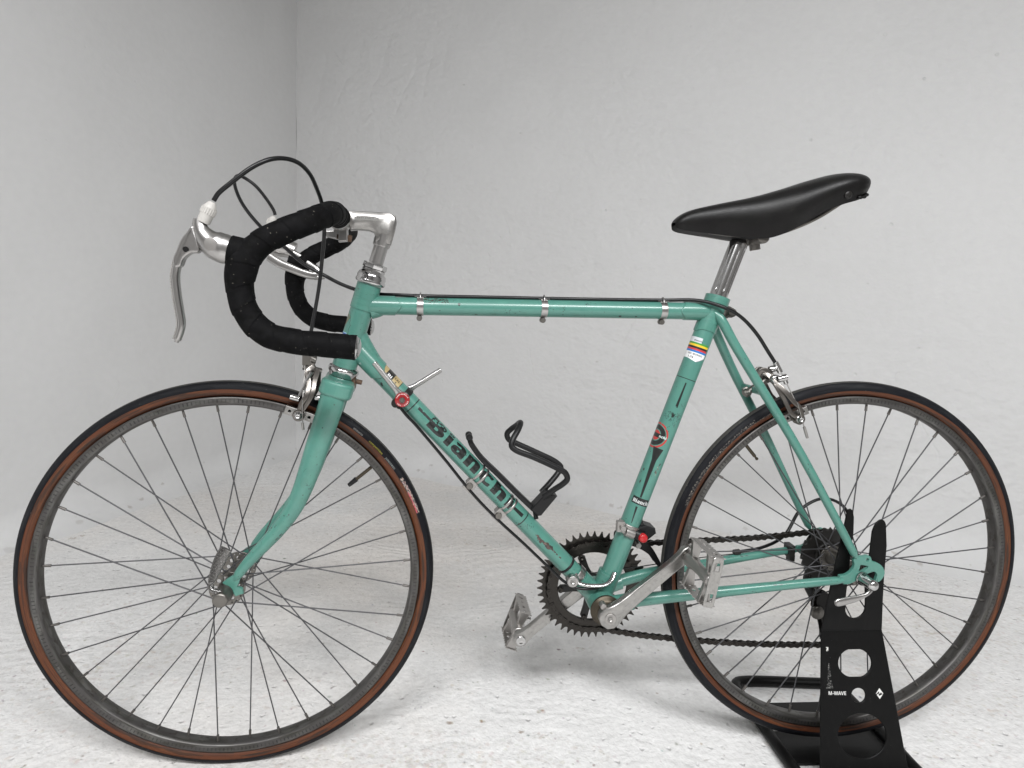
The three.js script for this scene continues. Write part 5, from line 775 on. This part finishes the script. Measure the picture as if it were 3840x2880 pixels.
bike.position.x = -0.54; bike.children.forEach(c => { c.position.x += 0.54; });

// ---------------------------------------------------------------- the stand
{
  const s = new THREE.Group(); s.name = 'bicycle_stand'; scene.add(s); s.userData = { label: 'black steel display stand with round holes holding up the rear hub', category: 'stand' };
  const standTex = ctex(canvas(1024, 1024, (x, w, h) => {
    x.fillStyle = '#0a0a0a'; x.fillRect(0, 0, w, h);
    for (let i = 0; i < 700; i++) { x.fillStyle = rnd() < 0.5 ? 'rgba(28,28,28,0.15)' : 'rgba(4,4,4,0.2)'; blob(x, rnd() * w, rnd() * h, rr(2, 26), 0.8, 0.6); }
    const X = (a) => (a + 0.10) / 0.21 * w, Y = (b) => h - b / 0.27 * h;
    x.fillStyle = '#d9d9d6'; x.save(); x.translate(X(-0.0520), Y(0.1520)); x.rotate(0.02); x.scale(1.2, 0.92); x.font = 'bold 34px sans-serif'; x.fillText('M-WAVE', 0, 0); x.restore();
    const lx = X(0.0425), ly = Y(0.1525), q = 34; x.save(); x.translate(lx, ly); x.beginPath(); x.moveTo(0, -q); x.lineTo(q, 0); x.lineTo(0, q); x.lineTo(-q, 0); x.closePath(); x.fill(); x.fillStyle = '#141414'; x.beginPath(); x.moveTo(-q, 4); x.lineTo(-4, -14); x.lineTo(-2, 4); x.lineTo(14, -8); x.lineTo(22, 2); x.lineTo(34, 0); x.lineTo(12, 10); x.lineTo(-8, 14); x.lineTo(-10, -2); x.lineTo(-q, 12); x.fill(); x.restore();
    for (let i = 0; i < 200; i++) { x.fillStyle = `rgba(190,190,186,${rr(0.1, 0.5)})`; const t = rnd(); blob(x, X(-0.0485 + rr(-1, 1) * (0.001 + 0.006 * (1 - t))), Y(0.163 + 0.040 * t * t), rr(1, 5), 0.9, 0.7); }
    for (let i = 0; i < 26; i++) { x.fillStyle = 'rgba(205,205,200,0.75)'; blob(x, X(-0.0502 + rr(-0.0015, 0.0015)), Y(0.2262 + rr(-0.003, 0.003)), rr(2, 6), 0.6); }
    for (let i = 0; i < 60; i++) { x.fillStyle = `rgba(160,160,155,${rr(0.15, 0.5)})`; blob(x, rnd() * w, rnd() * h, rr(0.6, 2.4), 0.8); }
  }));
  const m = blk(0xffffff, 0.42, 0.28, { map: standTex }), bl = blk(lin(0.004, 0.004, 0.004), 0.38, 0.4);
  const planar = (g) => { const p = g.attributes.position, uv = g.attributes.uv; for (let i = 0; i < p.count; i++) uv.setXY(i, (p.getX(i) + 0.10) / 0.21, p.getY(i) / 0.27); return g; };
  const up = [[-0.0595, 0.2560], [0.0531, 0.2560], [0.0494, 0.3116], [0.0472, 0.3582], [0.0464, 0.4106], [0.0410, 0.4496], [0.0392, 0.4535], [0.0368, 0.4568], [0.0330, 0.4585], [0.0290, 0.4580], [0.0250, 0.4550], [0.0215, 0.4505], [0.0188, 0.4440], [0.0168, 0.4366], [0.0160, 0.3909], [0.0157, 0.3225], [0.0172, 0.3050], ...Array.from({ length: 13 }, (_, i) => { const a = -Math.PI * i / 12; return [-0.0007 + 0.0180 * Math.cos(a), 0.2975 + 0.0185 * Math.sin(a)]; }), [-0.0190, 0.3050], [-0.0199, 0.3205], [-0.0185, 0.4000], [-0.0171, 0.4339], [-0.0190, 0.4623], [-0.0223, 0.4745], [-0.0266, 0.4775], [-0.0320, 0.4755], [-0.0350, 0.4500], [-0.0420, 0.4000], [-0.0495, 0.3418]];
  const upper = plate(up, 0.0440, 0.0468, 0.0006, [circ(-0.0272, 0.4339, 0.0022, 12, true)], 1);
  { const p = upper.attributes.position, uv = upper.attributes.uv; for (let i = 0; i < p.count; i++) uv.setXY(i, (p.getX(i) + 0.10) / 0.21 + 0.31, p.getY(i) / 0.27 * 0.1 + 0.02); }
  const flatR = (cx, cy, rx, ry) => Array.from({ length: 36 }, (_, i) => { const a = -2 * Math.PI * i / 36; return [cx + rx * Math.cos(a), cy + Math.max(-ry * 0.93, Math.min(ry * 0.93, ry * Math.sin(a)))]; });
  const lower = planar(plate([[-0.0595, 0.2562], [-0.0650, 0.1592], [-0.0717, 0.0382], [-0.0738, 0], [0.0925, 0], [0.0872, 0.0341], [0.0748, 0.1156], [0.0533, 0.2562]], 0, 0.0028, 0.0006, [flatR(0.0000, 0.2023, 0.0308, 0.0245), circ(0.0037, 0.1497, 0.0130, 28, true, 0.0122), circ(0.0072, 0.0845, 0.0443, 44, true, 0.0365)], 1));
  { const p = lower.attributes.position; for (let i = 0; i < p.count; i++) p.setZ(i, p.getZ(i) + 0.0440 + (0.2562 - p.getY(i)) * 0.196); lower.computeVertexNormals(); }
  const pl = part(s, 'upright_plate', [upper], m); pl.userData.label = 'forked upper part of the stand around the hub';
  const pw = part(s, 'upright_plate', [lower], m); pw.userData.label = 'lower splayed part of the stand with three holes and white print';
  part(s, 'flange', [plate([[-0.0735, -0.0055], [-0.0600, -0.0055], [-0.0600, 0.0055], [-0.0735, 0.0055]].map(p => [p[0], p[1]]), 0, 0.001, 0).rotateX(-Math.PI / 2).translate(0, 0.001, 0.09), box(0.166, 0.004, 0.020, 0.0093, 0.003, 0.1050)], bl);
  part(s, 'base_tube', [sweep(smooth([[0.125, 0.0112, -0.154], [0.05, 0.0112, -0.160], [-0.060, 0.0112, -0.166], [-0.082, 0.0112, -0.160], [-0.0905, 0.0112, -0.140], [-0.0925, 0.0112, -0.08], [-0.0975, 0.0112, 0.0], [-0.0985, 0.0112, 0.080], [-0.094, 0.0112, 0.100], [-0.075, 0.0112, 0.112], [0.05, 0.0112, 0.116], [0.09, 0.0112, 0.114], [0.115, 0.0112, 0.10], [0.122, 0.0112, 0.05], [0.128, 0.0112, -0.02], [0.134, 0.0112, -0.13], [0.133, 0.0112, -0.148], [0.125, 0.0112, -0.154]], 140), 0.0108, { radial: 16, N: V3(0, 1, 0), cap: false })], bl);
  part(s, 'base_plate', [box(0.215, 0.004, 0.076, 0.0150, 0.0060, 0.010)], bl);
  part(s, 'cross_bar', [box(0.205, 0.006, 0.030, 0.0200, 0.0120, -0.080)], bl);
}

scene.traverse(o => { if (o.isMesh) { o.castShadow = true; o.receiveShadow = true; } });
renderer.render(scene, camera);
